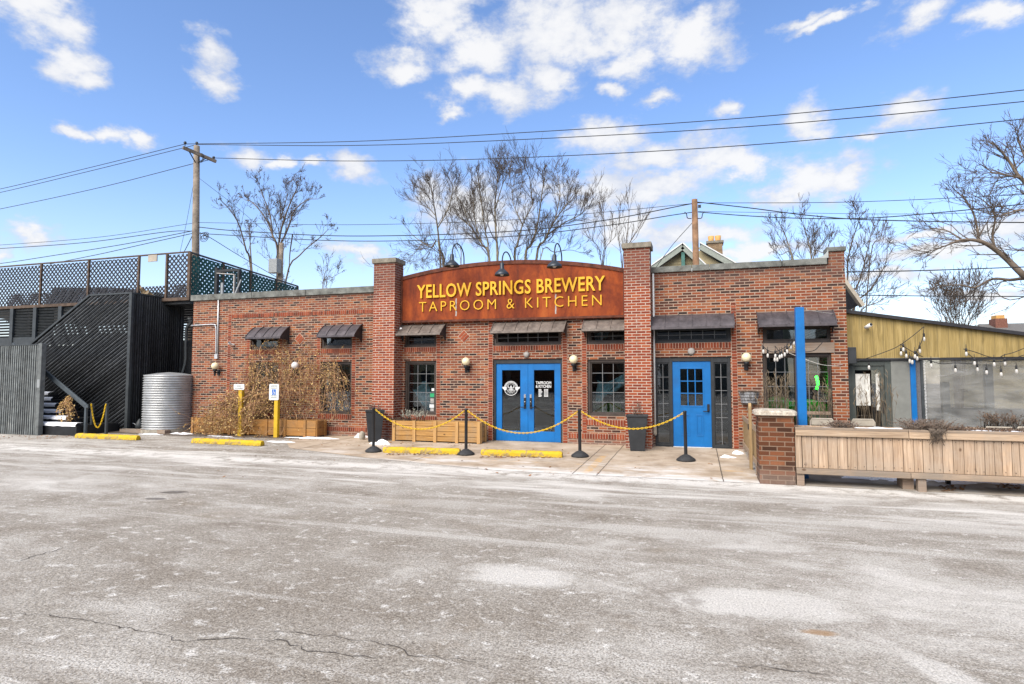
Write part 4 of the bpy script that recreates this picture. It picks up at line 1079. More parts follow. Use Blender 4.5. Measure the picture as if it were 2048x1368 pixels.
# ------------------------------------------------------------------ left: slat fence, stairs, enclosure, deck
FY = -2.1; xe = P(82, 780, FY).x; zt = 2.68
fr = thing('slat_fence', 'grey vertical slat fence panel at the far left edge', 'fence', (xe, FY, 0))
mb = MB(); x = xe-.16
while x > -25: mb.box(x-.048, x, FY-.03, FY+.0, gz(FY), zt-.02); x -= .088
mb.build('slats', M['slat_grey'], fr, .006)
MB().box(-25, xe-.13, FY+.001, FY+.05, gz(FY)+.02, zt-.03).build('backing', M['gap_black'], fr)
MB().box(-25, xe+.0, FY-.04, FY+.055, zt-.018, zt+.015).build('top_rail', M['slat_trim'], fr)
p = MB().box(xe-.13, xe+.02, FY-.045, FY+.09, gz(FY), zt+.03).build('post', M['slat_grey'], fr, .008)
MB().box(xe-.11, xe, FY-.050, FY-.0455, 1.42, 1.66).build('latch_plate', M['transformer_grey'], p)
EY = -.6
def ex(px, py, Y=EY): q = P(px, py, Y); return (q.x, q.z)
A, B_, C, D_ = ex(62, 690), ex(180, 590), ex(262, 587), ex(253, 866)
xr_ = (C[0]+D_[0])/2
EN = thing('stair_enclosure', 'tall black slatted screen with sloping top enclosing the deck stairs', 'screen', (xr_, EY, gz(EY)))
zA, zB = A[1], (B_[1]+C[1])/2
poly = [(A[0], 0.07), (xr_, 0.07), (xr_, zB), (B_[0], zB), (A[0], zA)]
ang = math.atan2(zB-zA, B_[0]-A[0])
mb = MB(); strips(mb, poly, ang, .105, .058, EY, EY+.03, jit=.004); mb.build('diagonal_slats', M['slat_black'], EN)
mb = MB(); strips(mb, poly, ang, .105, .024, EY-.012, EY-.001, phase=.034, jit=.003); mb.build('edge_highlights', M['slat_highlight'], EN)  # pale strips paint the edge highlight on each diagonal slat
mb = MB(); strips(mb, poly, ang+rad(90), .6, .08, EY+.031, EY+.09); mb.build('framing', M['slat_black'], EN)
MB().prism([(A[0]+.3, .07), (xr_-.1, .07), (xr_-.1, zB-1.2), (B_[0], zB-1.2), (A[0]+.3, zA-.9)], EY+.1, EY+.12).build('backing', M['gap_black'], EN)
MB().box(xr_-.05, xr_+.06, EY-.035, EY+.06, .06, zB+.02).build('corner_post', M['slat_trim'], EN, .005)
MB().beam((A[0]-.04, EY, zA), (B_[0], EY, zB), .09, .06).build('top_rail', M['slat_trim'], EN)
MB().box(B_[0], xr_-.05, EY-.03, EY+.06, zB-.02, zB+.03).build('top_rail', M['slat_trim'], EN)
mb = MB(); y = EY+.07
while y < 1.2: mb.box(xr_+.0, xr_+.03, y, y+.05, .08, zB-.02); y += .082
mb.build('side_slats', M['slat_black'], EN)
mb = MB(); y = EY+.11
while y < 1.2: mb.box(xr_+.03, xr_+.036, y, y+.012, .08, zB-.02); y += .082
mb.build('edge_highlights', M['slat_highlight'], EN)  # same painted edge highlight on the side slats
MB().box(xr_-.02, xr_+.05, EY+.065, 1.25, zB-.018, zB+.03).build('top_rail', M['slat_trim'], EN)
MB().box(xr_-.10, xr_-.08, EY+.1, 1.2, .08, 2.7).build('backing', M['gap_black'], EN)
MB().box(xr_-.04, xr_+.06, 1.251, 1.35, .06, zB+.02).build('corner_post', M['slat_trim'], EN)
# stairs ascending to the left
SR = thing('staircase', 'black timber steps with white snow on every tread', 'staircase', (-19, -1.5, .05))
for i, (px, py) in enumerate(((153, 852), (134, 838), (123, 825), (112, 812), (104, 800), (98, 789))):
    yf = -1.95+.2*i; q = P(px, py, yf); z0 = gz(yf)-.02
    s = MB().box(-22, q.x, yf, -.66, z0 if i == 0 else q.z-.165, q.z).build('step', M['slat_black'], SR, .006)
    mb = MB(); n = 40
    xs_ = [q.x-2.2+2.17*k/n for k in range(n+1)]; fr_ = [mnoise.noise(Vector((x*5, i*7.1, 0)))*.5+.5 for x in xs_]
    rows = [[(x, yf-.012, q.z-.035*f_) for x, f_ in zip(xs_, fr_)], [(x, yf-.016, q.z+.035) for x in xs_], [(x, yf+.05, q.z+.07+.03*f_) for x, f_ in zip(xs_, fr_)], [(x, yf+.22, q.z+.08) for x in xs_]]
    mb.add([p for r_ in rows for p in r_], [(a*(n+1)+k, a*(n+1)+k+1, (a+1)*(n+1)+k+1, (a+1)*(n+1)+k) for a in range(3) for k in range(n)], 0, True)
    mb.build('snow_cover', M['snow'], s)
a, b_ = P(88, 742, -1.75), P(172, 812, -1.75); e = a+(a-b_)*.8
mb = MB().beam(e, b_, .05, .13); mb.beam(b_+Vector((-.03, 0, -.005)), b_+Vector((.10, 0, -.005)), .05, .1); mb.build('handrail', M['rail_grey'], SR, .008)
MB().box(b_.x-.02, b_.x+.05, -1.78, -1.72, .05, b_.z-.04).build('handrail_post', M['rail_grey'], SR)
# chain posts
CPs = []
for px, lb in ((183, 'slim grey post holding the left end of the small yellow chain'), (212.5, 'slim grey post holding the right end of the small yellow chain')):
    q = P(px, 858, -1.45); mb = MB().box(q.x-.03, q.x+.03, -1.48, -1.42, gz(-1.45)-.02, P(px, 806, -1.45).z)
    tag(mb.build('chain_post', M['slat_trim'], loc=(q.x, -1.45, gz(-1.45))), lb, 'post', 'slim chain posts'); CPs.append(Vector((q.x, -1.49, P(px, 808, -1.45).z)))
chain(CPs[0], CPs[1], .68, 'short yellow plastic chain hanging deep by the stairs', link=.06, wr=.011)
# hanging dry plant on handrail
t = thing('hanging_dry_plant', 'dry golden vine cutting hanging off the stair handrail', 'plant', tuple(P(138, 800, -1.83)))
mb = MB(); lf = MB()
for i in range(40):
    p0 = P(138+R.uniform(-6, 6), 796+R.uniform(-3, 5), -1.83); pts = [p0]
    e = P(R.choice((122, 132, 140, 146))+R.gauss(0, 4), R.uniform(815, 850), -1.83+R.uniform(-.12, .03))
    pts = catmull([p0, p0.lerp(e, .5)+Vector((R.gauss(0, .08), R.uniform(-.08, 0), .05)), e], 4); mb.tube(pts, .006, .003, n=3)
    for k in range(9):
        c = R.choice(pts); a = Vector((R.gauss(0, 1), R.gauss(0, 1), R.gauss(0, 1))).normalized()*R.uniform(.03, .07); o_ = a.orthogonal().normalized()*.018
        lf.quad(c, c+a*.5+o_, c+a, c+a*.5-o_)
mb.build('stems', M['vine_stem'], t); lf.build('dry_leaves', M['dry_leaf'], t)
# tank
TX, TY, TR = -16.32, -.22, .69
TX = P(338, 800, TY).x
tk = thing('corrugated_tank', 'galvanised corrugated steel rainwater tank left of the brick wall', 'water tank', (TX, TY, .2))
zt_ = P(338, 750, TY-TR).z
prof = [(0, .0), (TR, .0)]; n = 22*4
prof = [(TR*.0, .16)]+[(TR+.022*math.sin(i/4*2*PI), .17+(zt_-.21)*i/n) for i in range(n+1)]+[(TR+.005, zt_-.03), (TR+.01, zt_), (TR-.03, zt_+.005), (TR*.5, zt_+.06), (0, zt_+.09)]
MB().lathe(prof, (TX, TY, .0), 48).build('body', M['corrugated'], tk)
MB().lathe([(0, .0), (TR+.06, .0), (TR+.06, .168), (0, .168)], (TX, TY, .0), 32, sm=False).build('plinth', M['stone'], tk)
dp = thing('drain_pipe', 'black downpipe dropping from the brick corner into the corrugated tank', 'pipe', (-15.2, .9, 1.7))
MB().tube(catmull([P(384, 640, .9), P(380, 648, .9), P(373, 660, .9), P(372, 700, .9), P(371, 725, .9), P(365, 748, .9)], 5), .05, n=10).build('pipe', M['slat_trim'], dp)
MB().lathe([(.06, 0), (.1, .14), (.11, .15), (.05, .02)], tuple(P(381, 645, .9)), 10).build('hopper', M['slat_trim'], dp)
# back screen behind tank
bs = thing('black_screen', 'flat black board wall behind the corrugated tank', 'screen', (-16, 1.6, .1))
MB().box(-17.5, -14.92, 1.6, 1.66, .1, 3.0).build('boards', M['deck_black'], bs)
mb = MB(); z = 3.06
while z < 4.12: mb.box(-17.5, -14.92, 1.6, 1.63, z, z+.05); z += .085
mb.build('louvers', M['slat_black'], bs); 
for xx in (-15.75, -15.05): MB().box(xx-.06, xx+.06, 1.52, 1.599, .1, 4.15).build('post', M['slat_trim'], bs)
mb = MB().beam(G(245, 864)+Vector((0, 0, .05)), G(335, 867)+Vector((0, 0, .05)), .2, .1)
tag(mb.build('timber_sleeper', M['grey_wood']), 'weathered timber sleeper lying in front of the corrugated tank', 'timber')
wc = thing('watering_can', 'dark green watering can on the ground by the slatted screen', 'watering can', tuple(P(278, 850, -.5)))
q = P(279, 848, -.4); MB().lathe([(0, -.16), (.11, -.16), (.12, -.02), (.08, .06), (.03, .14), (.02, .16), (0, .16)], tuple(q), 14).build('body', M['trim_green'] if False else M['slat_trim'], wc)
MB().tube(catmull([q+Vector((-.08, 0, -.1)), q+Vector((-.2, 0, 0)), q+Vector((-.3, -.02, .0)), q+Vector((-.34, -.02, -.14))], 5), .015, n=6).build('hose', M['conduit_grey'], wc)
# deck
DY = .5
DK = thing('roof_deck', 'raised black deck left of the brewery with lattice walls and louvred sides', 'deck', (-18, DY, 3.0))
XR = -15.62
MB().box(-27, XR, DY+.06, 5.8, 4.10, 4.24).build('deck_floor', M['deck_black'], DK)
MB().box(-27, -16.9, DY-.03, DY+.05, 2.86, 3.15).build('beam', M['slat_trim'], DK)
MB().box(-27, XR, DY-.04, DY+.04, 4.20, 4.30).build('rim_joist', M['rusty_wood'], DK)
mb = MB(); z = 3.18
while z < 4.15: mb.obox((-21.9, DY+.03, z), (10.2, .012, .075), Matrix.Rotation(rad(35), 3, 'X')); z += .105
mb.build('louvers', M['slat_trim'], DK)
MB().box(-24.05, -22.1, DY+.3, DY+.35, 3.1, 4.1).build('dark_infill', M['deck_black'], DK)
for px in (26, 72, 122): x = P(px, 640, DY).x; MB().box(x-.08, x+.08, DY-.06, DY+.02, 2.9, 4.2).build('post', M['slat_trim'], DK)
for x in (-26, -23, -20, -17.2): MB().box(x-.08, x+.08, DY+.1, DY+.25, .0, 4.1).build('post', M['deck_black'], DK)
MB().box(-27, -17.3, 1.58, 1.62, .0, 2.9).build('skirt_boards', M['deck_black'], DK)
def lat(mb, poly, y0, th, plane='XZ', sp=.125, w=.045, m=0):
    strips(mb, poly, rad(45), sp, w, y0, y0+th, plane, m=m); strips(mb, poly, rad(-45), sp, w, y0+th+.001, y0+2*th+.001, plane, m=m)
ztop = 5.76; edges = [-27.0]+[P(px, 560, DY).x for px in (82, 177, 277)]
for i in range(3):
    mb = MB(); lat(mb, rect(edges[i]+.04, edges[i+1]-.04, 4.31, ztop-.04), DY, .012); mb.build('lattice_panel', M['lattice_dark'], DK)
xl1, xl2 = P(333, 560, DY).x, P(377, 560, DY).x
mb = MB(); lat(mb, rect(xl1+.03, xl2-.03, 4.31, ztop-.04), DY, .012); mb.build('lattice_panel', M['lattice_dark'], DK)
for x in edges[1:]+[xl1, xl2]: MB().box(x-.035, x+.035, DY-.03, DY+.03, 4.2, ztop).build('lattice_post', M['rusty_wood'], DK)
MB().box(-27, xl2+.04, DY-.03, DY+.03, ztop, ztop+.04).build('lattice_rail', M['rusty_wood'], DK)
# far lattice fence at the back of the deck
mb = MB(); lat(mb, rect(-32, -20.2, 4.31, 5.72), 5.5, .012, sp=.14, w=.06); mb.build('lattice_panel', M['lattice_dark'], DK)
mb = MB(); 
strips(mb, [(-26, 4.31), (-19.2, 4.31), (-19.2, 4.9), (-22.5, 5.35), (-26, 5.5)], rad(50), .11, .07, 3.4, 3.43); mb.build('slat_windbreak', M['slat_black'], DK)
# green receding lattice along the deck edge
gy = [DY, 1.9, 3.2, 4.6, 5.9]
for i in range(4):
    za_, zb_ = (ztop-.02-.31*(y_-DY)/5.4 for y_ in (gy[i], gy[i+1]))
    mb = MB(); lat(mb, [(gy[i]+.03, 4.25), (gy[i+1]-.03, 4.25), (gy[i+1]-.03, zb_-.04), (gy[i]+.03, za_-.04)], XR, .012, 'YZ', sp=.13, w=.082); mb.build('lattice_panel', M['lattice_green'], DK)
for y in gy: MB().box(XR-.03, XR+.04, y-.035, y+.035, 4.2, ztop-.31*(y-DY)/5.4).build('lattice_post', M['rusty_wood'], DK)
MB().beam((XR, DY, ztop-.0), (XR, 5.9, ztop-.31), .07, .045).build('lattice_rail', M['slat_trim'], DK)
# gateway opening (white door frame) in front of green lattice
mb = MB().box(-15.0, -14.9, .9, 1.0, 4.05, 5.3).box(-14.1, -14.02, .9, 1.0, 4.05, 5.2).box(-14.9, -14.1, .9, 1.0, 5.14, 5.22)
tag(mb.build('gate_frame', M['deck_black']), 'black gate frame standing on the roof before the green lattice', 'gate')
mb = MB().beam((-14.86, .85, 5.1), (-14.16, .85, 5.02), .03, .03).box(-14.19, -14.15, .84, .9, 4.2, 5.02); tag(mb.build('white_door_frame', M['dirty_white']), 'white painted frame leaning inside the black roof gate', 'frame')
mb = MB(); n = 16
vs = []
for i in range(n+1):
    for j in range(9): vs.append((-15.4+1.6*i/n, 5.6+.05*math.sin(j*2+i), 4.5+.10*math.sin(i*.9)+.45*j/8*(1-.35*i/n)+.05*math.sin(i*2.1+j)))
mb.add(vs, [(i*9+j, i*9+j+1, (i+1)*9+j+1, (i+1)*9+j) for i in range(n) for j in range(8)], 0, True)
tag(mb.build('teal_tarp', M['tarp_teal']), 'crumpled teal tarp at the far end of the green lattice', 'tarp')
mb = MB(); vs = []
a, b_ = P(276, 567, 1.5), P(312, 590, 1.5)
for i in range(n+1):
    for j in range(7):
        q = a.lerp(b_, i/n); vs.append((q.x, 1.5+.06*math.sin(i+j), q.z-.05-.32*j/6*(.5+.5*math.sin(PI*i/n))+.03*math.sin(i*1.7+j)))
mb.add(vs, [(i*7+j, i*7+j+1, (i+1)*7+j+1, (i+1)*7+j) for i in range(n) for j in range(6)], 0, True)
tag(mb.build('tan_tarp', M['tarp_tan']), 'tan tarp drooping in the gap between the lattice panels', 'tarp')
q0, q1 = P(299, 511, .49), P(316, 523, .49)
tag(MB().box(q0.x, q1.x, .44, .47, q1.z, q0.z).build('blank_sign', M['tan_metal']), 'small blank beige plate hanging over the deck gap', 'sign')
tag(MB().box(-14.55, -14.47, .7, .75, 4.26, 4.75).beam((-14.0, .7, 4.3), (-13.75, .7, 4.8), .04, .04).build('roof_bracket', M['transformer_grey']), 'grey metal bracket on the left roof edge', 'bracket')

# ------------------------------------------------------------------ right: brick pier, timber planter, gate, annex
px0, px1 = .93, 1.46; BY = -4.0
bp = thing('brick_pier', 'short weathered brick pier with rounded stone cap at the car park edge', 'pier', (1.2, BY, 0))
MB().box(px0, px1, BY, BY+.5, -.03, 1.10).build('shaft', M['old_brick'], bp)
mb = MB(); cxm, cym = (px0+px1)/2, BY+.25; n = 28; rings = []
for w, z in ((.30, 1.102), (.325, 1.115), (.325, 1.16), (.30, 1.185), (.2, 1.20), (.0, 1.205)):
    rings.append([(cxm+w*(abs(math.cos(a))**.35)*math.copysign(1, math.cos(a)), cym+w*(abs(math.sin(a))**.35)*math.copysign(1, math.sin(a)), z+R.uniform(-.003, .003)) for a in [2*PI*i/n for i in range(n)]])
vs = [p for g in rings for p in g]; mb.add(vs, [(i*n+j, i*n+(j+1) % n, (i+1)*n+(j+1) % n, (i+1)*n+j) for i in range(len(rings)-1) for j in range(n)]+[tuple(range(n-1, -1, -1))])
mb.build('cap', M['limestone'], bp)
LX = 9.0; X0 = px1+.012
tp = thing('timber_planter', 'long raised planter clad in pale upright boards along the car park', 'planter', (X0, BY, 0))
mb = MB(); x = X0+.10; 
while x < LX:
    w = R.choice((.095, .12, .135, .14)); mb.box(x+.003, x+w-.003, BY+.02+R.uniform(0, .006), BY+.045, .285, .80); x += w
mb.build('cladding_boards', M['fence_board'], tp, .003)
mb = MB().box(X0, X0+.09, BY, BY+.045, .285, .80); mb.build('end_board', M['fence_board'], tp, .004)
mb = MB(); xs_ = [X0, 3.05, 5.2, LX]
for a, b_ in zip(xs_[:-1], xs_[1:]): mb.obox(((a+b_)/2, BY-.0, .84), (b_-a-.006, .04, .095), Matrix.Rotation(rad(-8), 3, 'X'))
mb.build('front_rail', M['fence_rail'], tp, .006)
mb = MB()
for a, b_ in zip(xs_[:-1], xs_[1:]): mb.box(a, b_-.005, BY-.012, BY+.12, .888, .925)
mb.build('top_rail', M['grey_rail'], tp, .005)
mb = MB()
for a, b_ in zip(xs_[:-1], xs_[1:]): mb.box(a, b_-.005, BY-.055, BY+.06, .195, .282)
mb.build('bottom_rail', M['grey_rail'], tp, .006)
mb = MB()
for i in range(46):
    for zz in (.33, .765): mb.lathe([(0, -.002), (.006, -.002), (.006, .004)], (X0+.15+i*.12+R.uniform(-.03, .03), BY+.0195, zz+R.uniform(-.012, .012)), 6, axis='Y', sm=False)
mb.build('screws', M['black_metal'], tp)
MB().box(X0, LX, BY+.5, BY+.54, .2, .92).build('rear_boards', M['fence_board'], tp)
MB().box(X0, LX, BY+.05, BY+.5, .2, .86).build('soil', M['pot_soil'], tp)
for x in (X0+.06, 3.2, 5.4, 7.5): MB().box(x-.055, x+.055, BY-.02, BY+.09, -.02, .194).build('leg', M['grey_wood'], tp, .006)
MB().box(2.98, 3.13, BY+.12, BY+.4, .0, .194).build('leg', M['grey_wood'], tp)
# snow along the planter top
def snow_strip(x0, x1, y0, y1, z, lb):
    mb = MB(); n = 40; m_ = 6; vs = []
    for i in range(n+1):
        for j in range(m_+1):
            t = j/m_; e = math.sin(PI*t)*min(1, i/4, (n-i)/4)
            x = x0+(x1-x0)*i/n; vs.append((x, y0+(y1-y0)*t+.02*mnoise.noise(Vector((x*4, j, 0))), z+.002+e*(.035+.02*mnoise.noise(Vector((x*5, j*.6, 1))))))
    mb.add(vs, [(i*(m_+1)+j, (i+1)*(m_+1)+j, (i+1)*(m_+1)+j+1, i*(m_+1)+j+1) for i in range(n) for j in range(m_)], 0, True)
    tag(mb.build('snow_strip', M['snow'], loc=((x0+x1)/2, y0, z)), lb, 'snow', 'snow lying on the planter')
snow_strip(1.75, 2.1, BY+.1, BY+.45, .875, 'short snow strip on the planter beside the blue post'); snow_strip(2.35, 3.1, BY+.1, BY+.45, .89, 'white snow strip on the planter between two grey shrubs'); snow_strip(3.75, 5.4, BY+.1, BY+.45, .885, 'white snow strip on the right end of the planter')
sprigs('lavender_shrub', 'rounded grey lavender shrub on the planter nearest the blue post', 'shrub', (2.2, BY+.3, .86), 260, .12, .10, .17, .10, ('lavender_stem', 'dark_leaf'), .004, 2, group='lavender shrubs on the planter')
sprigs('lavender_shrub', 'wide brown lavender shrub spilling over the planter rail', 'shrub', (3.35, BY+.22, .86), 420, .25, .16, .23, .13, ('lavender_stem', 'dark_leaf'), .0045, 2, group='lavender shrubs on the planter')
sprigs('lavender_shrub', 'flat leafy dead shrub just right of the wide lavender', 'shrub', (3.72, BY+.3, .86), 160, .2, .12, .12, .09, ('lavender_stem', 'dark_leaf'), .004, 7, group='lavender shrubs on the planter')
sprigs('lavender_shrub', 'low reddish dead shrub at the far right of the planter', 'shrub', (4.45, BY+.3, .86), 200, .35, .12, .10, .08, ('lavender_stem', 'dark_leaf'), .004, 7, group='lavender shrubs on the planter')
t = thing('trailing_stems', 'dark dead tuft hanging over the planter front rail', 'plant', (3.4, BY-.02, .8)); mb = MB()
for i in range(60):
    p0 = Vector((3.4+R.gauss(0, .06), BY+.1, .93)); e = Vector((3.40+R.gauss(0, .06), BY-.06, R.uniform(.70, .88)))
    mb.tube([p0, Vector((p0.x, BY-.03, .95)), e], .005, .003, n=3)
mb.build('stems', M['fiber_dark'], t)
# blue posts
def bluepost(x, y, w, z0, z1, lb):
    tag(MB().box(x-w/2, x+w/2, y-w/2, y+w/2, z0, z1).build('blue_post', M['blue_paint'], bevel=.006, loc=(x, y, z0)), lb, 'post', 'blue painted posts')
q = P(1598, 615, -3.3); bluepost(q.x, -3.3, .135, gz(-3.3), q.z, 'tall bright blue timber post rising behind the brick pier')
# gate fence running back to the wall
gt = thing('picket_gate', 'low tan timber gate fence running from the brick pier to the wall', 'gate', (.95, -2, .05))
gx = .955
mb = MB(); y = -3.42
while y < -.1:
    if not -2.75 < y < -2.55: mb.box(gx, gx+.022, y, y+.125, gz(y)+.22, .82)
    y += .135
mb.build('pickets', M['plain_fence'], gt, .003)
MB().box(gx-.025, gx, -3.45, -.12, .78, .88).build('top_rail', M['fence_rail'], gt, .004)
MB().box(gx-.025, gx, -3.45, -.12, .20, .29).build('bottom_rail', M['fence_rail'], gt, .004)
gp_ = P(1490, 870, -2.6)
mb = MB().box(gx-.075, gx-.026, -2.72, -2.60, gz(-2.6), 1.14); mb.prism([(-2.72, 1.142), (-2.60, 1.142), (-2.60, 1.19), (-2.66, 1.25), (-2.72, 1.19)], gx-.075, gx-.026, 0, 'YZ'); mb.build('gate_post', M['plain_fence'], gt, .004)
MB().box(gx-.09, gx-.076, -2.68, -2.62, .76, .86).build('latch', M['black_metal'], gt)
for y in (-3.3, -1.6, -.4): MB().box(gx-.02, gx+.08, y, y+.09, gz(y), .21).build('leg', M['grey_wood'], gt)
# hanging basket
hb = thing('wall_basket', 'grey lined wire basket mounted on the wall right of the blue door', 'basket', (1.1, -.15, 1.28))
mb = MB(); n = 14; vs = []
for i in range(9):
    t = i/8; w = .22-.05*t
    for j in range(n): a = PI*j/(n-1); vs.append((1.10+w*math.cos(a)+R.uniform(-.006, .006), -.02-.2*(1-.25*t)*math.sin(a), 1.40-.26*t))
mb.add(vs, [(i*n+j, i*n+j+1, (i+1)*n+j+1, (i+1)*n+j) for i in range(8) for j in range(n-1)], 0, True); mb.build('liner', M['basket_grey'], hb)
mb = MB()
for i in range(0, 9, 2): mb.tube([vs[i*n+j] for j in range(n)], .006, n=4)
mb.build('wire', M['black_metal'], hb)
mb = MB()
for i in range(70):
    p0 = Vector((1.1+R.uniform(-.2, .2), -.1-R.uniform(0, .08), 1.36)); mb.tube(catmull([p0, p0+Vector((R.gauss(0, .06), -.05, .05)), p0+Vector((R.gauss(0, .1), -.06, R.choice((.06, -.45))*R.uniform(.3, 1)))], 3), .004, .002, n=3)
mb.build('dead_stems', M['fiber_dark'], hb)
# tall dry grasses
def grass(px0, px1, ytop, Y, n, lb):
    a, b_ = P(px0, 850, Y), P(px1, 850, Y); h = P((px0+px1)/2, ytop, Y).z
    t = thing('dry_grass', lb, 'plant', ((a.x+b_.x)/2, Y, .4), 'tall dry plants on the patio'); mb = MB()
    for i in range(n):
        x = R.uniform(a.x, b_.x); zt = h*R.uniform(.6, 1.02); p0 = Vector((x, Y+R.uniform(-.15, .15), .45))
        e = Vector((x+R.gauss(0, .09), p0.y+R.gauss(0, .06), zt)); d = e-p0
        mb.tube(catmull([p0, p0.lerp(e, .5)+Vector((R.gauss(0, .02), 0, 0)), e], 3), .0035, .002, n=3)
        for k in range(3):
            c = p0.lerp(e, R.uniform(.75, 1)); mb.tube([c, c+Vector((R.gauss(0, .015), 0, .05)), c+Vector((R.gauss(0, .025), 0, .11))], [.002, .0065, .002], n=4)
    mb.build('stems', M['grass_dry'], t)
    MB().box((a.x+b_.x)/2-.25, (a.x+b_.x)/2+.25, Y-.22, Y+.22, .1, .48).build('trough', M['grey_wood'], t)
grass(1527, 1582, 745, -.7, 70, 'dense tall dry grass left of the blue post'); grass(1640, 1668, 750, -.6, 26, 'sparse dry seed stalks before the window frame corner'); grass(1705, 1790, 745, -.9, 44, 'tall dry stalks in front of the grey patio door')
grass(1600, 1640, 800, -.8, 22, 'thin bent grass blades just right of the blue post')
sprigs('twiggy_shrub', 'brown twiggy shrub against the clear plastic curtain', 'shrub', (5.35, -1.3, .78), 120, .3, .15, .32, .12, ('fiber_dark', 'dark_leaf'), .005, 6)
sprigs('twiggy_shrub', 'small brown shrub at the right edge by the plastic curtain', 'shrub', (6.3, -1.3, .78), 60, .25, .12, .2, .1, ('fiber_dark', 'dark_leaf'), .005, 5)
r2 = planter_box('patio_planter', 'horizontal board planter on the patio before the plastic curtain', 4.05, 9.0, -1.7, -1.1, .70, [4.1, 5.3, 6.5], ('fence_rail', 'fence_board'), 5)
# patio chairs and tables
def chair():
    r = thing('patio_chair', '', 'chair', (0, 0, 0), 'tan metal patio chairs')
    MB().box(-.21, .21, -.2, .2, .43, .45).build('seat', M['tan_metal'], r, .008)
    pts = [(-.2, .21, .5), (-.2, .22, .82), (-.17, .225, .87), (.17, .225, .87), (.2, .22, .82), (.2, .21, .5)]
    MB().tube(pts, .014, n=6).build('back_frame', M['tan_metal'], r)
    MB().box(-.185, .185, .205, .22, .75, .855).box(-.185, .185, .205, .22, .60, .70).build('backrest', M['tan_metal'], r)
    for sx in (-.19, .19):
        for y0_, y1_ in ((-.18, -.22), (.2, .24)): MB().tube([(sx, y0_, .43), (sx*1.08, y1_, 0)], .012, n=6).build('leg', M['black_metal'], r)
    return r
ch = chair()
for i, (px, Y, dz, lb) in enumerate(((1646, -1.9, 0, 'tan metal chair back just right of the blue post'), (1735, -1.9, .0, 'tan metal chair back in front of the patio door'), (1985, -2.6, 0, 'tan metal chair back right of the wide lavender'), (2040, -2.5, 0, 'tan metal chair back cut by the right edge'))):
    o = ch if i == 0 else copy_tree(ch); o.location = (P(px, 850, Y).x, Y, gz(Y)+.007); o['label'] = lb; o.rotation_euler = (0, 0, R.uniform(-.2, .2)+(PI if i > 1 else 0))
for i, (x, y, lb) in enumerate(((2.3, -2.6, 'black legged patio table behind the left half of the timber planter'), (4.4, -3.0, 'black legged patio table behind the right half of the timber planter'))):
    t = thing('patio_table', lb, 'table', (x, y, gz(y)), 'patio tables'); z = gz(y)+.007
    MB().box(x-.75, x+.75, y-.35, y+.35, .66, .69).build('tabletop', M['grey_wood'], t)
    for sx in (-.62, .62):
        for sy in (-.28, .28): MB().box(x+sx-.03, x+sx+.03, y+sy-.03, y+sy+.03, z, .659).build('leg', M['black_metal'], t)
# annex
AY = .3
AN = thing('patio_annex', 'lean-to annex with yellow plywood fascia and clear plastic curtain', 'building', (5, AY, 0))
AX0, AX1 = 3.125, 11.5
zl = lambda x: 3.14-(x-3.2)*.177
MB().prism([(AX0, 2.14), (AX1, 2.16), (AX1, max(2.2, zl(AX1))), (8.6, max(2.2, zl(8.6))), (AX0, zl(AX0))], AY-.02, AY+.03).build('fascia', M['fascia_plywood'], AN)
mb = MB(); mb.add([(AX0, AY-.12, zl(AX0)+.004), (8.6, AY-.12, zl(8.6)+.004), (8.6, 6, zl(8.6)+.004), (AX0, 6, zl(AX0)+.004)]+[(AX0, AY-.12, zl(AX0)+.075), (8.6, AY-.12, zl(8.6)+.075), (8.6, 6, zl(8.6)+.075), (AX0, 6, zl(AX0)+.075)], [(0, 3, 2, 1), (4, 5, 6, 7), (0, 1, 5, 4), (1, 2, 6, 5), (2, 3, 7, 6), (3, 0, 4, 7)]); mb.build('roof', M['roof_black'], AN)
MB().box(AX0, AX1, AY-.015, AY+.05, 2.09, 2.138).build('header', M['roof_black'], AN)
MB().box(4.02, 4.375, AY+.02, AY+.12, .1, 2.09).build('wall', M['grey_render'], AN)
MB().box(4.375, 4.475, AY-.02, AY+.10, .1, 2.09).build('blue_corner_post', M['blue_paint'], AN, .005)
MB().box(4.476, 4.57, AY+.03, AY+.06, .1, 2.09).build('canvas_edge', M['screen_grey'], AN)
MB().box(4.571, 4.62, AY+.0, AY+.06, .1, 2.09).build('curtain_post', M['slat_trim'], AN)
mb = MB(); nx, nz = 60, 16; vs = []
for i in range(nx+1):
    for k in range(nz+1):
        x = 4.63+(AX1-4.63)*i/nx; z = .2+1.88*k/nz; vs.append((x, AY+.04+.025*mnoise.noise(Vector((x*1.2, z*2.4, 3)))+.01*mnoise.noise(Vector((x*4, z*5, 9))), z))
mb.add(vs, [(i*(nz+1)+k, (i+1)*(nz+1)+k, (i+1)*(nz+1)+k+1, i*(nz+1)+k+1) for i in range(nx) for k in range(nz)], 0, True)
cu = mb.build('plastic_curtain', M['clear_vinyl'], AN)
mb = MB()
for i in range(60): z = .25+i*.031; mb.obox((4.645+R.uniform(-.004, .004), AY+.005, z), (.03, .008, .012), Matrix.Rotation(R.uniform(-.4, .4), 3, 'Y'))
mb.build('zip_stitching', M['white_paint'], cu)
for x in (P(1980, 780, .62).x, P(1892, 780, .62).x, 7.4): MB().box(x-.07, x+.07, .62, .74, .1, 2.0 if x > 5.3 else 1.62).build('inner_post', M['slat_trim'], AN)
MB().box(4.1, AX1, 3.2, 3.3, .1, .95).build('rear_wall', M['dirty_white'], AN); MB().box(4.1, AX1, 3.24, 3.25, .95, 2.5).build('rear_curtain', M['clear_vinyl'], AN)
MB().box(4.1, AX1, 1.2, 1.25, .1, .8).build('inner_counter', M['deck_black'], AN)
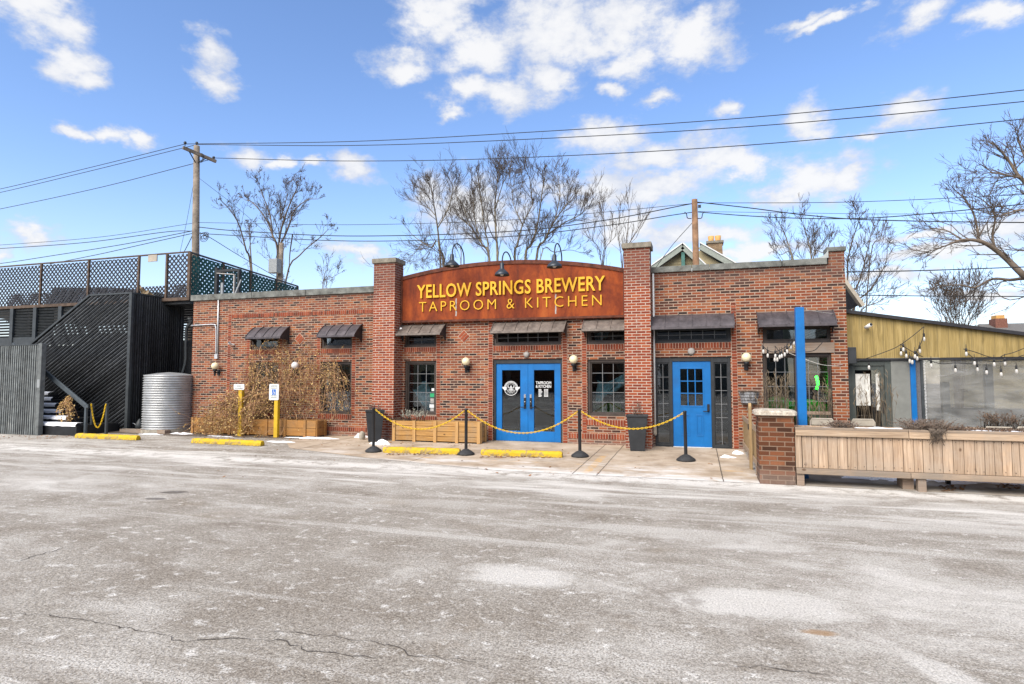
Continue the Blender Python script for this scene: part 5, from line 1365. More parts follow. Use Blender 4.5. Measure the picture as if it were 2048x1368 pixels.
# annex door
mb = MB().box(3.13, 3.25, AY+.03, AY+.12, .1, 2.09).box(3.90, 4.018, AY+.03, AY+.12, .1, 2.09).box(3.25, 3.90, AY+.033, AY+.12, 1.98, 2.09)
mb.build('door_frame', M['door_green_grey'], AN, .004)
mb = MB().box(3.252, 3.33, AY+.06, AY+.11, .1, 1.978).box(3.82, 3.898, AY+.06, AY+.11, .1, 1.978).box(3.33, 3.82, AY+.061, AY+.11, 1.88, 1.978).box(3.33, 3.82, AY+.061, AY+.11, .1, .35)
d = mb.build('door', M['door_green_grey'], AN, .004)
MB().box(3.325, 3.825, AY+.09, AY+.096, .345, 1.885).build('pane', M['window_glass'], d)
MB().box(3.34, 3.62, AY+.075, AY+.085, 1.1, 1.8).build('notice', M['paper'], d); MB().box(3.735, 3.80, AY+.075, AY+.085, 1.0, 1.8).build('notice', M['paper'], d)
MB().box(3.84, 3.87, AY+.02, AY+.06, .95, 1.2).build('handle', M['black_metal'], d)
MB().box(3.2, 4.0, 1.8, 1.85, .1, 2.5).build('inner_wall', M['interior_dark'], AN)
tag(MB().box(3.135, 3.30, .04, .26, 2.02, 2.38).build('outdoor_speaker', M['black_planter'], bevel=.01, loc=(3.2, .15, 2.2)), 'dark outdoor loudspeaker fixed at the corner under the plywood fascia', 'speaker')

# ------------------------------------------------------------------ string lights
def string(lb, Y, lines, bulbs, rope=None):
    p0 = P(*lines[0][0], Y); t = thing('string_lights', lb, 'string lights', tuple(p0), 'outdoor string lights')
    mb = MB()
    for ln in lines: mb.tube(catmull([P(*q, Y) for q in ln], 6), .008, n=5)
    mb.build('cable', M['wire_black'], t)
    for (px, py) in bulbs:
        c = P(px, py, Y); c.y += R.uniform(-.05, .05)
        s = MB().tube([c+Vector((0, 0, .12)), c+Vector((0, 0, .05))], .02, n=8); s.tube([c+Vector((0, 0, .2)), c+Vector((0, 0, .12))], .006, n=4)
        b_ = MB().lathe([(0, -.05), (.017, -.044), (.025, -.02), (.025, .01), (.016, .045), (0, .05)], tuple(c), 10).build('bulb', M['bulb_glass'], t)
        s.build('socket', M['black_rubber'], b_)
string('bundle of string lights bunched over the timber lintel', -.35, [[(1524, 690), (1532, 698), (1545, 704), (1560, 700), (1573, 692), (1577, 684)], [(1550, 692), (1558, 702), (1566, 708), (1574, 700), (1590, 678)], [(1590, 704), (1625, 702), (1640, 690), (1645, 684)]],
       [(1527, 703), (1536, 711), (1551, 712), (1550, 719), (1555, 719), (1559, 714), (1563, 712), (1569, 709), (1574, 703), (1582, 694), (1588, 686)])
string('string lights looped up to a hook on the plywood fascia', .12, [[(1696, 727), (1735, 716), (1780, 700), (1800, 690), (1825, 672), (1848, 653)], [(1848, 653), (1846, 675), (1840, 690), (1832, 706)], [(1800, 688), (1812, 696), (1830, 706), (1846, 714)]],
       [(1739, 735), (1849, 678), (1841, 702), (1803, 707), (1807, 699), (1812, 712), (1821, 722), (1826, 724), (1829, 713), (1834, 717), (1692, 748)])
string('string lights strung across the clear plastic curtain', .12, [[(1927, 698), (1950, 704), (1980, 714), (2005, 714)], [(1930, 702), (1948, 716), (1975, 722), (2010, 722), (2048, 710)], [(2075, 685), (2030, 704), (2008, 710), (1998, 716)], [(1846, 717), (1880, 727), (1910, 726), (1945, 726), (1970, 714)]],
       [(1932, 708), (1948, 727), (1864, 731), (1910, 741), (1957, 739), (1974, 745), (1988, 729), (2003, 749), (2011, 727), (2033, 743)])
ln = [P(1600, 618, -3.2), P(1640, 624, -1.8), P(1668, 628, -.05)]
tag(MB().tube(catmull(ln, 5), .006, n=4).build('guy_wire', M['rope_pale']), 'thin pale wire from the blue post top to the awning', 'wire')
tag(MB().tube(catmull([P(1578, 706, -.3), P(1620, 722, -.3), P(1655, 731, -.2), P(1698, 728, .1)], 5), .007, n=4).build('pale_rope', M['rope_pale']), 'pale rope sagging across the window right of the blue post', 'rope')

# ------------------------------------------------------------------ snow patches on the ground
def snow_patch(px, py, rx, ry, h, lb, extra=0.0):
    c = G(px, py); mb = MB(); n = 40; vs = [(c.x, c.y, gz(c.y)+h+extra)]; K = 6
    sd = R.uniform(0, 99)
    for k in range(1, K+1):
        t = k/K
        for j in range(n):
            a = 2*PI*j/n; w = 1+.55*mnoise.noise(Vector((math.cos(a)*1.6, math.sin(a)*1.6, sd)))+.2*mnoise.noise(Vector((math.cos(a)*5, math.sin(a)*5, sd)))
            x, y = c.x+rx*t*w*math.cos(a), c.y+ry*t*w*math.sin(a)
            y = min(y, -.005) if y > -1.2 and c.y < 0 and -14.8 < x < 3.1 else y
            z = gz(y)+extra+.0+(h*(1-t**2)*(.75+.9*mnoise.noise(Vector((x*5, y*7, sd)))+.5*mnoise.noise(Vector((x*14, y*14, sd)))) if k < K else -.004)
            vs.append((x, y, z))
    fs = [(0, 1+j, 1+(j+1) % n) for j in range(n)]+[(1+(k-1)*n+j, 1+k*n+j, 1+k*n+(j+1) % n, 1+(k-1)*n+(j+1) % n) for k in range(1, K) for j in range(n)]
    mb.add(vs, fs, 0, True); tag(mb.build('snow_patch', M['snow'], loc=tuple(c)), lb, 'snow', 'patches of old snow')
for a in ((115, 868, .55, .10, .03, 'thin snow patch at the foot of the dark stairs'), (190, 864, .45, .12, .03, 'snow patch under the small yellow chain'), (303, 869, .42, .10, .04, 'snow patch before the weathered sleeper'), (365, 868, .40, .14, .05, 'snow patch between the tank and the vine planter'),
          (440, 873, .45, .06, .02, 'narrow snow strip under the vine planter'), (528, 869, .35, .08, .03, 'snow strip between the two yellow sign posts'), (565, 884, .5, .10, .03, 'flat snow patch right of the mossy wheel stop'), (630, 877, .95, .13, .04, 'long snow strip along the brick wall base'), (725, 875, .22, .16, .10, 'snow heap left of the left tapered planter'), (762, 889, .32, .12, .13, 'lumpy snow heap behind the leftmost stanchion'),
          (1455, 915, .18, .14, .05, 'small snow lump before the wooden gate'), (1475, 908, .12, .12, .08, 'tiny snow lump against the wooden gate'), (1760, 954, .75, .5, .02, 'thin snow under the timber planter middle'), (1940, 958, 1.0, .6, .02, 'wide thin snow sheet under the planter right end')):
    snow_patch(*a)
tag(MB().sphere(tuple(G(722, 880)+Vector((0, .05, .1))), .11, 12, 8, sq=(.8, .7, 1.2)).build('rock', M['stone']), 'small tan rock leaning on the brick by the left planter', 'rock')
# fallen leaves
mb = MB()
def scatter(px0, px1, py0, py1, n):
    for i in range(n):
        c = G(R.uniform(px0, px1), R.uniform(py0, py1)); s = R.uniform(.015, .04); a = R.uniform(0, 6.28)
        u = Vector((math.cos(a), math.sin(a), R.uniform(-.2, .4)))*s; v = Vector((-math.sin(a), math.cos(a), R.uniform(-.2, .4)))*s*.6
        c.z += .016; mb.quad(c-u, c-v, c+u, c+v)
scatter(770, 925, 908, 911, 120); scatter(960, 1125, 914, 917, 120); scatter(400, 640, 866, 880, 250); scatter(0, 160, 872, 880, 120); scatter(640, 980, 884, 893, 80); scatter(1880, 1930, 972, 984, 70); scatter(1990, 2040, 970, 980, 60); scatter(300, 1500, 890, 960, 70)
tag(mb.build('fallen_leaves', M['ground_leaf']), 'brown fallen leaf litter scattered along kerbs and wheel stops', 'leaves', kind='stuff')

# ------------------------------------------------------------------ houses behind
HY = 14.0
HS = thing('tan_house', 'tan gabled house with green trim rising behind the right roof', 'house', (0, HY, 0))
a, b_, c = P(1282, 556, HY), P(1366, 496, HY), P(1440, 566, HY)
MB().prism([(a.x+.3, 0), (c.x-.3, 0), (c.x-.3, c.z), (b_.x, b_.z-.15), (a.x+.3, a.z)], HY, HY+.1).build('wall', M['siding_tan'], HS)
mb = MB(); 
for z in [4.6+.14*i for i in range(24)]:
    hw = (b_.z-.2-z)/(b_.z-a.z)*(b_.x-a.x) if z > a.z else b_.x-a.x-.3
    if hw > .1: mb.box(b_.x-hw, b_.x+hw*(c.x-b_.x)/(b_.x-a.x), HY-.018, HY-.001, z, z+.018)
mb.build('siding_laps', M['siding_tan'], HS)
for u, v in ((a, b_), (b_, c)):
    MB().beam(u+Vector((0, -.35, 0)), v+Vector((0, -.35, 0)), .08, .26).build('bargeboard', M['trim_green'], HS)
    MB().beam(u+Vector((0, -.36, .16)), v+Vector((0, -.36, .16)), .14, .05).build('roof_edge', M['white_paint'], HS)
    mb = MB(); mb.add([u+Vector((0, -.4, .13)), v+Vector((0, -.4, .13)), v+Vector((0, 5, .13)), u+Vector((0, 5, .13))], [(0, 1, 2, 3)]); mb.build('roof', M['shingle'], HS)
mb = MB().box(b_.x-.08, b_.x+.08, HY-.3, HY-.02, b_.z-1.4, b_.z-.25); mb.build('bracket', M['green_copper'], HS)
a2, b2, c2 = P(1300, 545, HY+1.5), P(1400, 495, HY+1.5), P(1515, 560, HY+1.5)
MB().prism([(b2.x-1.5, 0), (c2.x-.4, 0), (c2.x-.4, c2.z), (b2.x, b2.z-.15), (b2.x-1.5, b2.z-1)], HY+1.5, HY+1.6).build('wall', M['siding_tan'], HS)
MB().beam(b2+Vector((0, -.3, 0)), c2+Vector((0, -.3, 0)), .08, .28).build('bargeboard', M['trim_green'], HS)
MB().beam(b2+Vector((0, -.31, .17)), c2+Vector((0, -.31, .17)), .14, .05).build('roof_edge', M['white_paint'], HS)
mb = MB(); mb.add([b2+Vector((0, -.3, .14)), c2+Vector((0, -.3, .14)), c2+Vector((0, 8, .14)), b2+Vector((0, 8, .14))], [(0, 1, 2, 3)]); mb.build('roof', M['shingle'], HS)
k0, k1 = P(1415, 487, HY+3), P(1446, 540, HY+3)
ck = MB().box(k0.x, k1.x, HY+3, HY+3.7, 4, k0.z).build('chimney', M['tan_brick'], HS)
MB().box(k0.x-.06, k1.x+.06, HY+2.94, HY+3.76, k0.z, k0.z+.12).build('chimney_cap', M['cap_stone'], ck)
for dx in (.25, .72): MB().lathe([(.13, 0), (.15, .3), (.12, .3), (.1, 0)], (k0.x+(k1.x-k0.x)*dx, HY+3.3, k0.z+.121), 12).build('chimney_pot', M['clay_pot'], ck)
mb = MB(); 
q = P(1414, 511, HY+2.9); q2 = P(1447, 528, HY+2.9)
MB().prism([(q.x, q.z-.1), (q2.x, q2.z-.12), (q2.x, q2.z+.06), (q.x, q.z+.1)], HY+2.92, HY+2.99).build('flashing', M['green_copper'], ck)
qa, qb = P(1301, 548, 5), P(1382, 536, 5)
mb = MB().prism([(qa.x, qa.z-.35), (qb.x+.1, qa.z-.35), (qb.x+.1, qb.z), (qa.x, qa.z+.08)], 5, 5.4)
tag(mb.build('roof_unit', M['white_paint'], loc=(qa.x, 5, qa.z)), 'low white sloped roof box behind the right parapet', 'roof unit')
FH = thing('distant_house', 'grey roofed house with red chimney far behind the annex', 'house', (15, 22, 0))
u, v = P(1952, 650, 22), P(2048, 672, 22)
MB().box(u.x+.3, u.x+14, 22.3, 28, 0, v.z-.1).build('wall', M['siding_tan'], FH)
mb = MB(); mb.add([(u.x-.6, 22, v.z-.3), (u.x+15, 22, v.z-.3), (u.x+18, 26, P(1960, 648, 26).z), (P(1958, 648, 26).x, 26, P(1960, 648, 26).z)], [(0, 1, 2, 3)]); mb.build('roof', M['shingle'], FH)
u2, v2 = P(1991, 648, 25), P(2016, 660, 25)
ck = MB().box(u2.x, v2.x, 25, 25.8, 2, P(1991, 637, 25).z).build('chimney', M['red_chimney'], FH)
MB().box(u2.x+.08, v2.x-.08, 25.1, 25.7, P(1991, 637, 25).z+.001, P(1991, 630, 25).z).build('chimney_pot', M['clay_pot'], ck)
NH = thing('neighbour_roof', 'tan gable eave with shingles peeking out beside the right brick corner', 'house', (4, 4, 0))
a, b_ = P(1680, 556, 4), P(1722, 614, 4)
MB().prism([(a.x-1.5, 1), (b_.x-.35, 1), (b_.x-.35, b_.z-.15), (a.x, a.z-.1), (a.x-1.5, a.z-.1)], 4.0, 4.1).build('wall', M['siding_tan'], NH)
MB().beam(a+Vector((0, -.15, 0)), b_+Vector((0, -.15, 0)), .3, .09).build('bargeboard', M['tan_metal'], NH)
mb = MB(); mb.add([a+Vector((0, -.3, .07)), b_+Vector((0, -.3, .07)), b_+Vector((0, 5, .07)), a+Vector((0, 5, .07))], [(0, 1, 2, 3)]); mb.build('roof', M['shingle'], NH)

# ------------------------------------------------------------------ street opposite, seen only in window reflections
for i, (x0, x1, y, h, rh, m, lb) in enumerate(((-46, -30, -52, 5.5, 3.5, 'siding_tan', 'tan gabled house across the car park, left'), (-25, -8, -50, 6.5, 3.0, 'old_brick', 'brown brick house across the car park, middle'), (-4, 9, -53, 5.5, 3.6, 'grey_render', 'grey rendered house across the car park'), (13, 30, -51, 6.0, 3.2, 'old_brick', 'brown brick house across the car park, right'), (34, 52, -54, 6.0, 3.5, 'siding_tan', 'tan gabled house across the car park, far right'))):
    hs = thing('opposite_house', lb, 'house', ((x0+x1)/2, y, 0), 'houses across the car park')
    MB().box(x0, x1, y-8, y, -.05, h).build('wall', M[m], hs)
    MB().prism([(y-8.5, h+.002), (y+.5, h+.002), (y-4, h+rh)], x0-.4, x1+.4, 0, 'YZ').build('roof', M['shingle'], hs)
    for k in range(4):
        for zz in (1.0, 3.8):
            xx = x0+(x1-x0)*(k+.5)/4; MB().box(xx-.55, xx+.55, y+.002, y+.06, zz, zz+1.4).build('window', M['black_frame'], hs)
# ------------------------------------------------------------------ poles and wires
PY = 8.0
pt = P(393.5, 292, PY); pole = thing('utility_pole', 'tall grey wooden utility pole with crossarm rising behind the deck', 'utility pole', (pt.x, PY, 0))
bt = P(391, 510, PY)
MB().tube([(pt.x-.08, PY, -.1), (bt.x, PY, bt.z), tuple(pt)], [.24, .17, .135], n=12).build('pole', M['wood_pole'], pole)
ca, cb = P(366, 295, PY-.9), P(432, 323, PY+.6)
MB().beam(ca+Vector((0, -.0, 0)), cb, .11, .14).build('crossarm', M['wood_pole'], pole)
br = MB().beam(ca.lerp(cb, .2)+Vector((0, -.05, -.05)), P(391, 325, PY-.15), .04, .03).beam(ca.lerp(cb, .72), P(396, 326, PY-.15), .04, .03); br.build('brace', M['black_metal'], pole)
for q in (ca+Vector((.12, 0, .07)), pt, cb+Vector((-.15, 0, .07))):
    MB().lathe([(.02, 0), (.02, .1), (.06, .1), (.07, .15), (.05, .2), (.0, .22)], tuple(q), 10).build('insulator', M['lamp_shade_metal'], pole)
mb = MB()
for i in range(5):
    c = P(405+R.uniform(-4, 8), 472+R.uniform(-6, 6), PY-.1); r_ = R.uniform(.12, .28); mb.tube([c+Vector((r_*math.cos(a), 0, .7*r_*math.sin(a))) for a in [2*PI*k/14 for k in range(15)]], .014, n=4)
mb.build('cable_loops', M['wire_black'], pole)
mb = MB()
for i in range(3):
    c = P(402, 316, PY-.1); r_ = .1+.04*i; mb.tube([c+Vector((r_*math.cos(a), 0, r_*1.3*math.sin(a))) for a in [2*PI*k/14 for k in range(15)]], .012, n=4)
mb.build('jumper_loops', M['wire_black'], pole)
# transformer pole
TYp = 14.0
a = P(563, 486, TYp); tpole = thing('transformer_pole', 'shorter pole carrying a grey transformer box behind the green lattice', 'utility pole', (a.x, TYp, 0))
MB().tube([(a.x-.1, TYp, 0), tuple(a)], .15, .13, n=10).build('pole', M['wood_pole'], tpole)
q0, q1 = P(543, 519, TYp-.3), P(559, 546, TYp-.3)
MB().box(q0.x, q1.x, TYp-.55, TYp-.15, q1.z, q0.z).build('transformer', M['transformer_grey'], tpole, .02)
MB().tube([P(552, 517, TYp-.3), P(556, 500, TYp-.2)], .02, n=5).build('lead', M['wire_black'], tpole)
RY = 10.0
a = P(1389, 399, RY); rp = thing('utility_pole', 'brown wooden utility pole without crossarm behind the right roof', 'utility pole', (a.x, RY, 0))
MB().tube([(a.x+.04, RY, 0), tuple(a)], .16, .115, n=12).build('pole', M['wood_pole_brown'], rp)
mb = MB()
for sx in (-1, 1): mb.tube(catmull([P(1389+sx*6, 437, RY-.15), P(1389+sx*14, 436, RY-.15), P(1389+sx*16, 428, RY-.15), P(1389+sx*20, 424, RY-.15)], 5), .018, n=5)
mb.box(P(1396, 410, RY).x, P(1402, 414, RY).x, RY-.1, RY, P(1396, 416, RY).z, P(1396, 411, RY).z)
mb.build('hardware', M['wire_black'], rp)
def wire(lb, pts, r=.014, name='power_line', group='overhead wires'):
    ps = [P(px, py, Y) for px, py, Y in pts]
    tag(MB().tube(catmull(ps, 10), r, n=5).build(name, M['wire_black'], loc=tuple(ps[0])), lb, 'power line', group)
Y8 = PY
wire('highest of the three long wires from the crossarm to the right edge', [(370, 288, Y8-.8), (700, 283, Y8), (1024, 266.5, Y8), (1500, 235, Y8), (2048, 180, Y8), (2300, 148, Y8)], .016)
wire('middle of the three long wires from the pole top to the right edge', [(394, 289, Y8), (700, 291, Y8), (1024, 280, Y8), (1500, 253, Y8), (2048, 203, Y8), (2300, 172, Y8)], .016)
wire('lowest of the three long wires from the crossarm to the right edge', [(430, 316, Y8+.5), (700, 322, Y8), (1024, 316, Y8), (1500, 290, Y8), (2048, 238, Y8), (2300, 208, Y8)], .016)
wire('uppermost wire from the crossarm to the left edge', [(370, 288, Y8-.8), (180, 335, Y8), (0, 378, Y8), (-150, 408, Y8)], .016)
wire('second wire from the pole top to the left edge', [(394, 289, Y8), (180, 342, Y8), (0, 385, Y8), (-150, 416, Y8)], .016)
wire('third wire from the crossarm end down to the left edge', [(428, 318, Y8+.5), (388, 327, Y8), (200, 375, Y8), (0, 418, Y8), (-150, 446, Y8)], .016)
wire('upper thin wire from mid pole to the left edge', [(388, 446, Y8), (200, 474, Y8), (0, 490, Y8), (-120, 496, Y8)], .012)
wire('twisted cable from mid pole to the left edge', [(384, 462, Y8), (330, 464, Y8), (170, 485, Y8), (0, 497, Y8), (-120, 503, Y8)], .018)
wire('thick sagging cable below the twisted cable at left', [(384, 462, Y8), (250, 488, Y8), (100, 512, Y8), (0, 527, Y8), (-120, 540, Y8)], .018)
wire('lowest cable dropping left behind the lattice', [(388, 466, Y8), (280, 490, Y8), (200, 508, Y8), (100, 528, Y8)], .018)
wire('thin steep guy wire beside the tall pole', [(388, 362, Y8), (374, 440, Y8), (360, 505, Y8)], .009)
wire('dark steep cable leaving the pole foot to the left', [(389, 462, Y8), (378, 485, Y8), (366, 508, Y8)], .018)
wire('thin service wire slanting right from the tall pole', [(398, 356, Y8), (420, 373, Y8), (480, 420, Y8+2), (560, 490, TYp)], .009)
wire('dark service cable slanting to the transformer pole', [(400, 465, Y8), (425, 478, Y8), (480, 512, Y8+2), (556, 556, TYp-1)], .016)
wire('thin top wire of the middle span between the poles', [(396, 445, Y8), (700, 449.5, Y8+1), (1000, 441, RY-.5), (1200, 425, RY), (1385, 407, RY)], .011)
wire('thick middle cable of the span between the poles', [(396, 454, Y8), (480, 462, Y8), (700, 472, Y8+1), (1000, 464, RY-.5), (1200, 442, RY), (1385, 407, RY)], .02)
wire('lower cable of the span between the poles', [(398, 467, Y8), (700, 482, Y8+1), (1000, 474, RY-.5), (1200, 453, RY), (1340, 431, RY), (1388, 424, RY)], .018)
wire('slanting guy wire left of the brown pole', [(1385, 445, RY), (1345, 490, RY), (1308, 540, RY)], .012)
wire('straight thin wire from the brown pole top to the right edge', [(1393, 406, RY), (1700, 404, RY), (2048, 389, RY), (2250, 378, RY)], .012)
wire('thick sagging cable from the brown pole to the right edge', [(1393, 404, RY), (1500, 416, RY), (1620, 431, RY), (1750, 440, RY), (2048, 445, RY), (2250, 440, RY)], .02)
wire('twisted cable rising to the right edge from the brown pole', [(1396, 424, RY), (1500, 432, RY), (1620, 437, RY), (1740, 436, RY), (1880, 425, RY), (2048, 408, RY), (2250, 385, RY)], .018)
wire('thin flat wire between the two sagging cables at right', [(1396, 423, RY), (1600, 426, RY), (1800, 428, RY), (2048, 424, RY), (2250, 420, RY)], .009)
wire('wire leaving the right brick corner towards the right edge', [(1692, 544, 1.2), (1850, 541, 3), (2048, 534, 3), (2250, 527, 3)], .014)
wire('lowest wire over the annex roof at right', [(1712, 590, 4), (1850, 592, 5), (2048, 593, 5), (2250, 594, 5)], .014)

# ------------------------------------------------------------------ bare trees
def tree(name, lb, Y, limbs, seed, twig_len, dens, mats=('bark_light', 'twig'), leaf=0, spread=2.5, up=.35, base=None, minr=.010, levels=4, cat='tree', lsize=.06):
    rr = random.Random(seed)
    base_p = P(base[0], base[1], Y); base_p.z = 0
    t = thing(name, lb, cat, (base_p.x, Y, 0), 'bare winter trees behind the buildings')
    tr, tw, lf = MB(), MB(), MB()
    def grow(p, d, L, r, lv, depth):
        n = 4 if lv > 1 else 3; pts = [p]; dd = d.copy()
        for k in range(n):
            dd = (dd+Vector((rr.gauss(0, .11), rr.gauss(0, .11), rr.gauss(up*.24, .10)))).normalized(); pts.append(pts[-1]+dd*L/n)
        (tr if r > .035 else tw).tube(pts, r, max(minr*.6, r*.45), n=5 if r > .035 else 3, cap=False)
        if lv > 0:
            m = max(2, int(dens*(1.0 if lv > 1 else 1.25)*rr.uniform(.75, 1.25)))
            for k in range(m):
                f = rr.uniform(.12, 1.0); i = min(n-1, int(f*n)); q = pts[i].lerp(pts[i+1], f*n-i)
                ax = (pts[i+1]-pts[i]).normalized(); o = ax.orthogonal().normalized(); o = Matrix.Rotation(rr.uniform(0, 2*PI), 3, ax) @ o
                an = rr.uniform(.3, .72); nd = (ax*math.cos(an)+o*math.sin(an)).normalized()
                grow(q, nd, L*rr.uniform(.5, .78), max(minr, r*.55), lv-1, depth+1)
        if leaf and lv == 0:
            for k in range(leaf):
                q = rr.choice(pts); s = rr.uniform(.5, 1.2)*lsize
                a = Vector((rr.gauss(0, 1), rr.gauss(0, 1), rr.gauss(-.6, 1))).normalized()*s; b_ = a.orthogonal().normalized()*s*.35
                lf.quad(q, q+a*.5+b_, q+a, q+a*.5-b_)
    for li, (pp, r0, r1, k) in enumerate(limbs):
        r0 *= .62; r1 *= .5
        off = rr.uniform(-spread, spread)
        ps = []
        for i, (px, py) in enumerate(pp): ps.append(P(px, py, Y+off*i/max(1, len(pp)-1)+rr.uniform(-.2, .2)))
        if li == 0 or pp[0][1] > 500:
            lo = ps[0].copy(); lo.z = 0; lo.x = lo.x*.3+base_p.x*.7; lo.y = Y
            ps = [lo]+ps; r0s = r0*1.25
        cs = catmull(ps, 4); tr.tube(cs, r0, r1, n=7, cap=False)
        # side twigs
        tot = sum((cs[i+1]-cs[i]).length for i in range(len(cs)-1)); n = int(k*1.5)
        vis = [i for i in range(1, len(cs)) if cs[i].z > 3.0]
        for j in range(n):
            f = rr.random()**.9; i = vis[min(len(vis)-1, int(f*len(vis)))]; ax = (cs[i]-cs[i-1]).normalized(); q = cs[i-1].lerp(cs[i], rr.random())
            o = ax.orthogonal().normalized(); o = Matrix.Rotation(rr.uniform(0, 2*PI), 3, ax) @ o; an = rr.uniform(.4, .9)
            nd = (ax*math.cos(an)+o*math.sin(an)+Vector((0, 0, up*.5))).normalized(); r_ = r0+(r1-r0)*i/len(cs)
            grow(q, nd, twig_len*rr.uniform(.55, 1.1)*(1.12-.62*i/len(cs)), max(minr*1.2, min(r_*.5, .026)), levels-1, 0)
        grow(cs[-1], (cs[-1]-cs[-2]).normalized(), twig_len*.24, max(minr*1.2, r1), levels-1, 0)
    if not tr.v: tr.tube([base_p, base_p+Vector((0, 0, 1))], .1)
    tr.build('trunk', M[mats[0]], t); tw.build('twigs', M[mats[1]], t)
    if leaf: lf.build('dead_leaves', M['dark_leaf'], t)
    return t
tree('bare_tree', 'bare tree with dark clinging seed leaves right of the tall pole', 16, [
    ([(502, 540), (492, 500), (478, 450), (460, 420), (445, 405)], .12, .03, 9), ([(503, 530), (500, 480), (498, 450)], .09, .03, 5),
    ([(556, 530), (545, 470), (530, 435), (505, 405), (490, 400)], .14, .03, 10), ([(556, 530), (560, 470), (575, 420), (590, 385), (598, 368)], .14, .03, 11), ([(545, 475), (540, 430), (525, 390), (518, 372)], .08, .025, 9),
    ([(560, 490), (575, 460), (590, 420), (615, 400), (635, 398)], .09, .025, 9), ([(572, 560), (600, 510), (640, 475), (655, 460)], .10, .03, 6), ([(585, 470), (580, 505), (578, 540)], .07, .05, 2), ([(560, 440), (572, 400), (575, 380)], .06, .02, 7)],
    21, 1.45, 2.9, ('bark_dark', 'twig'), leaf=1, base=(540, 700), minr=.008, lsize=.075, levels=4)
tree('bare_tree', 'small round bare tree just above the left parapet', 24, [([(645, 580), (650, 560), (640, 540)], .07, .02, 6), ([(652, 575), (665, 555), (682, 545)], .06, .02, 6), ([(648, 570), (655, 540), (655, 530)], .05, .02, 6)], 5, 1.3, 3, ('bark_dark', 'twig'), leaf=1, base=(650, 700), minr=.009, lsize=.08, levels=3)
tree('bare_tree', 'bare forked tree left of the sign centre with a low hooked limb', 20, [
    ([(888, 540), (880, 500), (875, 455), (868, 410), (862, 370)], .16, .03, 13), ([(880, 505), (862, 495), (845, 485), (825, 470), (812, 455)], .10, .025, 9), ([(876, 455), (895, 420), (905, 385), (905, 365)], .07, .02, 10), ([(870, 430), (850, 405), (838, 380)], .05, .02, 9), ([(845, 486), (838, 495), (825, 512)], .05, .02, 5), ([(922, 530), (915, 490), (905, 450)], .07, .02, 7)],
    31, 1.9, 3.3, ('bark_light', 'twig'), base=(890, 720), minr=.008)
tree('bare_tree', 'tallest bare tree with many upright limbs above the sign', 20, [
    ([(995, 530), (992, 470), (990, 410), (994, 370), (998, 335)], .15, .03, 15), ([(980, 530), (965, 490), (940, 450), (925, 410), (912, 390)], .14, .03, 13), ([(978, 520), (970, 460), (962, 400), (958, 372), (955, 350)], .09, .025, 12),
    ([(990, 420), (1005, 370), (1013, 355)], .06, .02, 9), ([(940, 452), (925, 440), (915, 430)], .05, .02, 6), ([(965, 490), (950, 440), (945, 380)], .06, .02, 9)], 41, 1.8, 3.4, ('bark_light', 'twig'), base=(990, 720), minr=.008, up=.5)
tree('bare_tree', 'broad pale barked tree leaning right above the sign', 21, [
    ([(1030, 530), (1035, 490), (1045, 450), (1065, 410)], .15, .05, 9), ([(1050, 530), (1062, 490), (1075, 450), (1085, 380), (1090, 350)], .15, .03, 15), ([(1072, 525), (1090, 480), (1110, 440), (1133, 410), (1148, 385)], .15, .03, 14),
    ([(1095, 470), (1130, 445), (1160, 430), (1175, 415)], .08, .025, 10), ([(1080, 520), (1110, 505), (1140, 500), (1160, 505)], .07, .02, 6), ([(1065, 410), (1060, 360), (1056, 350), (1050, 335)], .06, .02, 11), ([(1045, 450), (1025, 400), (1030, 350)], .06, .02, 9), ([(1110, 440), (1120, 390), (1115, 350)], .06, .02, 9)],
    51, 1.8, 3.4, ('bark_light', 'twig'), base=(1055, 720), minr=.008, up=.42)
tree('sapling_tree', 'slim upright grey sapling right of the broad pale barked tree', 18, [([(1205, 540), (1210, 490), (1208, 440), (1206, 415)], .06, .018, 10), ([(1203, 530), (1185, 480), (1190, 445)], .05, .015, 7), ([(1207, 530), (1222, 480), (1226, 440)], .05, .015, 7)], 61, 1.5, 2.2, ('twig', 'twig'), base=(1205, 720), up=.8, minr=.009, spread=.8, levels=3)
tree('sapling_tree', 'slim grey sapling closest to the right brick pillar', 18, [([(1245, 540), (1252, 490), (1258, 430), (1256, 405)], .06, .018, 10), ([(1250, 500), (1275, 460), (1285, 440)], .05, .015, 7), ([(1244, 540), (1238, 480), (1240, 420)], .05, .015, 7)], 62, 1.5, 2.2, ('twig', 'twig'), base=(1246, 720), up=.8, minr=.009, spread=.8, levels=3)
tree('bare_tree', 'bare tree behind the right parapet left of the corner pier', 17, [([(1580, 560), (1585, 520), (1570, 470), (1560, 450)], .08, .02, 9), ([(1620, 560), (1622, 510), (1610, 460), (1605, 445)], .09, .02, 10), ([(1625, 545), (1630, 500), (1628, 460)], .06, .02, 8), ([(1590, 530), (1560, 510), (1548, 500)], .05, .02, 7), ([(1620, 530), (1650, 505), (1660, 480)], .05, .02, 7)], 71, 1.35, 2.7, ('bark_light', 'twig'), base=(1605, 720), up=.5, minr=.008)
tree('bare_tree', 'bare spreading tree directly right of the brick corner pier', 15, [([(1700, 620), (1720, 560), (1735, 500), (1745, 460)], .08, .02, 12), ([(1705, 630), (1740, 580), (1770, 530), (1775, 490)], .08, .02, 12), ([(1695, 560), (1700, 500), (1715, 450), (1720, 435)], .07, .02, 11), ([(1715, 640), (1755, 605), (1780, 590)], .06, .02, 8), ([(1740, 520), (1760, 480), (1765, 460)], .05, .02, 8)], 81, 1.35, 2.7, ('twig', 'twig'), base=(1705, 800), up=.45, minr=.008)
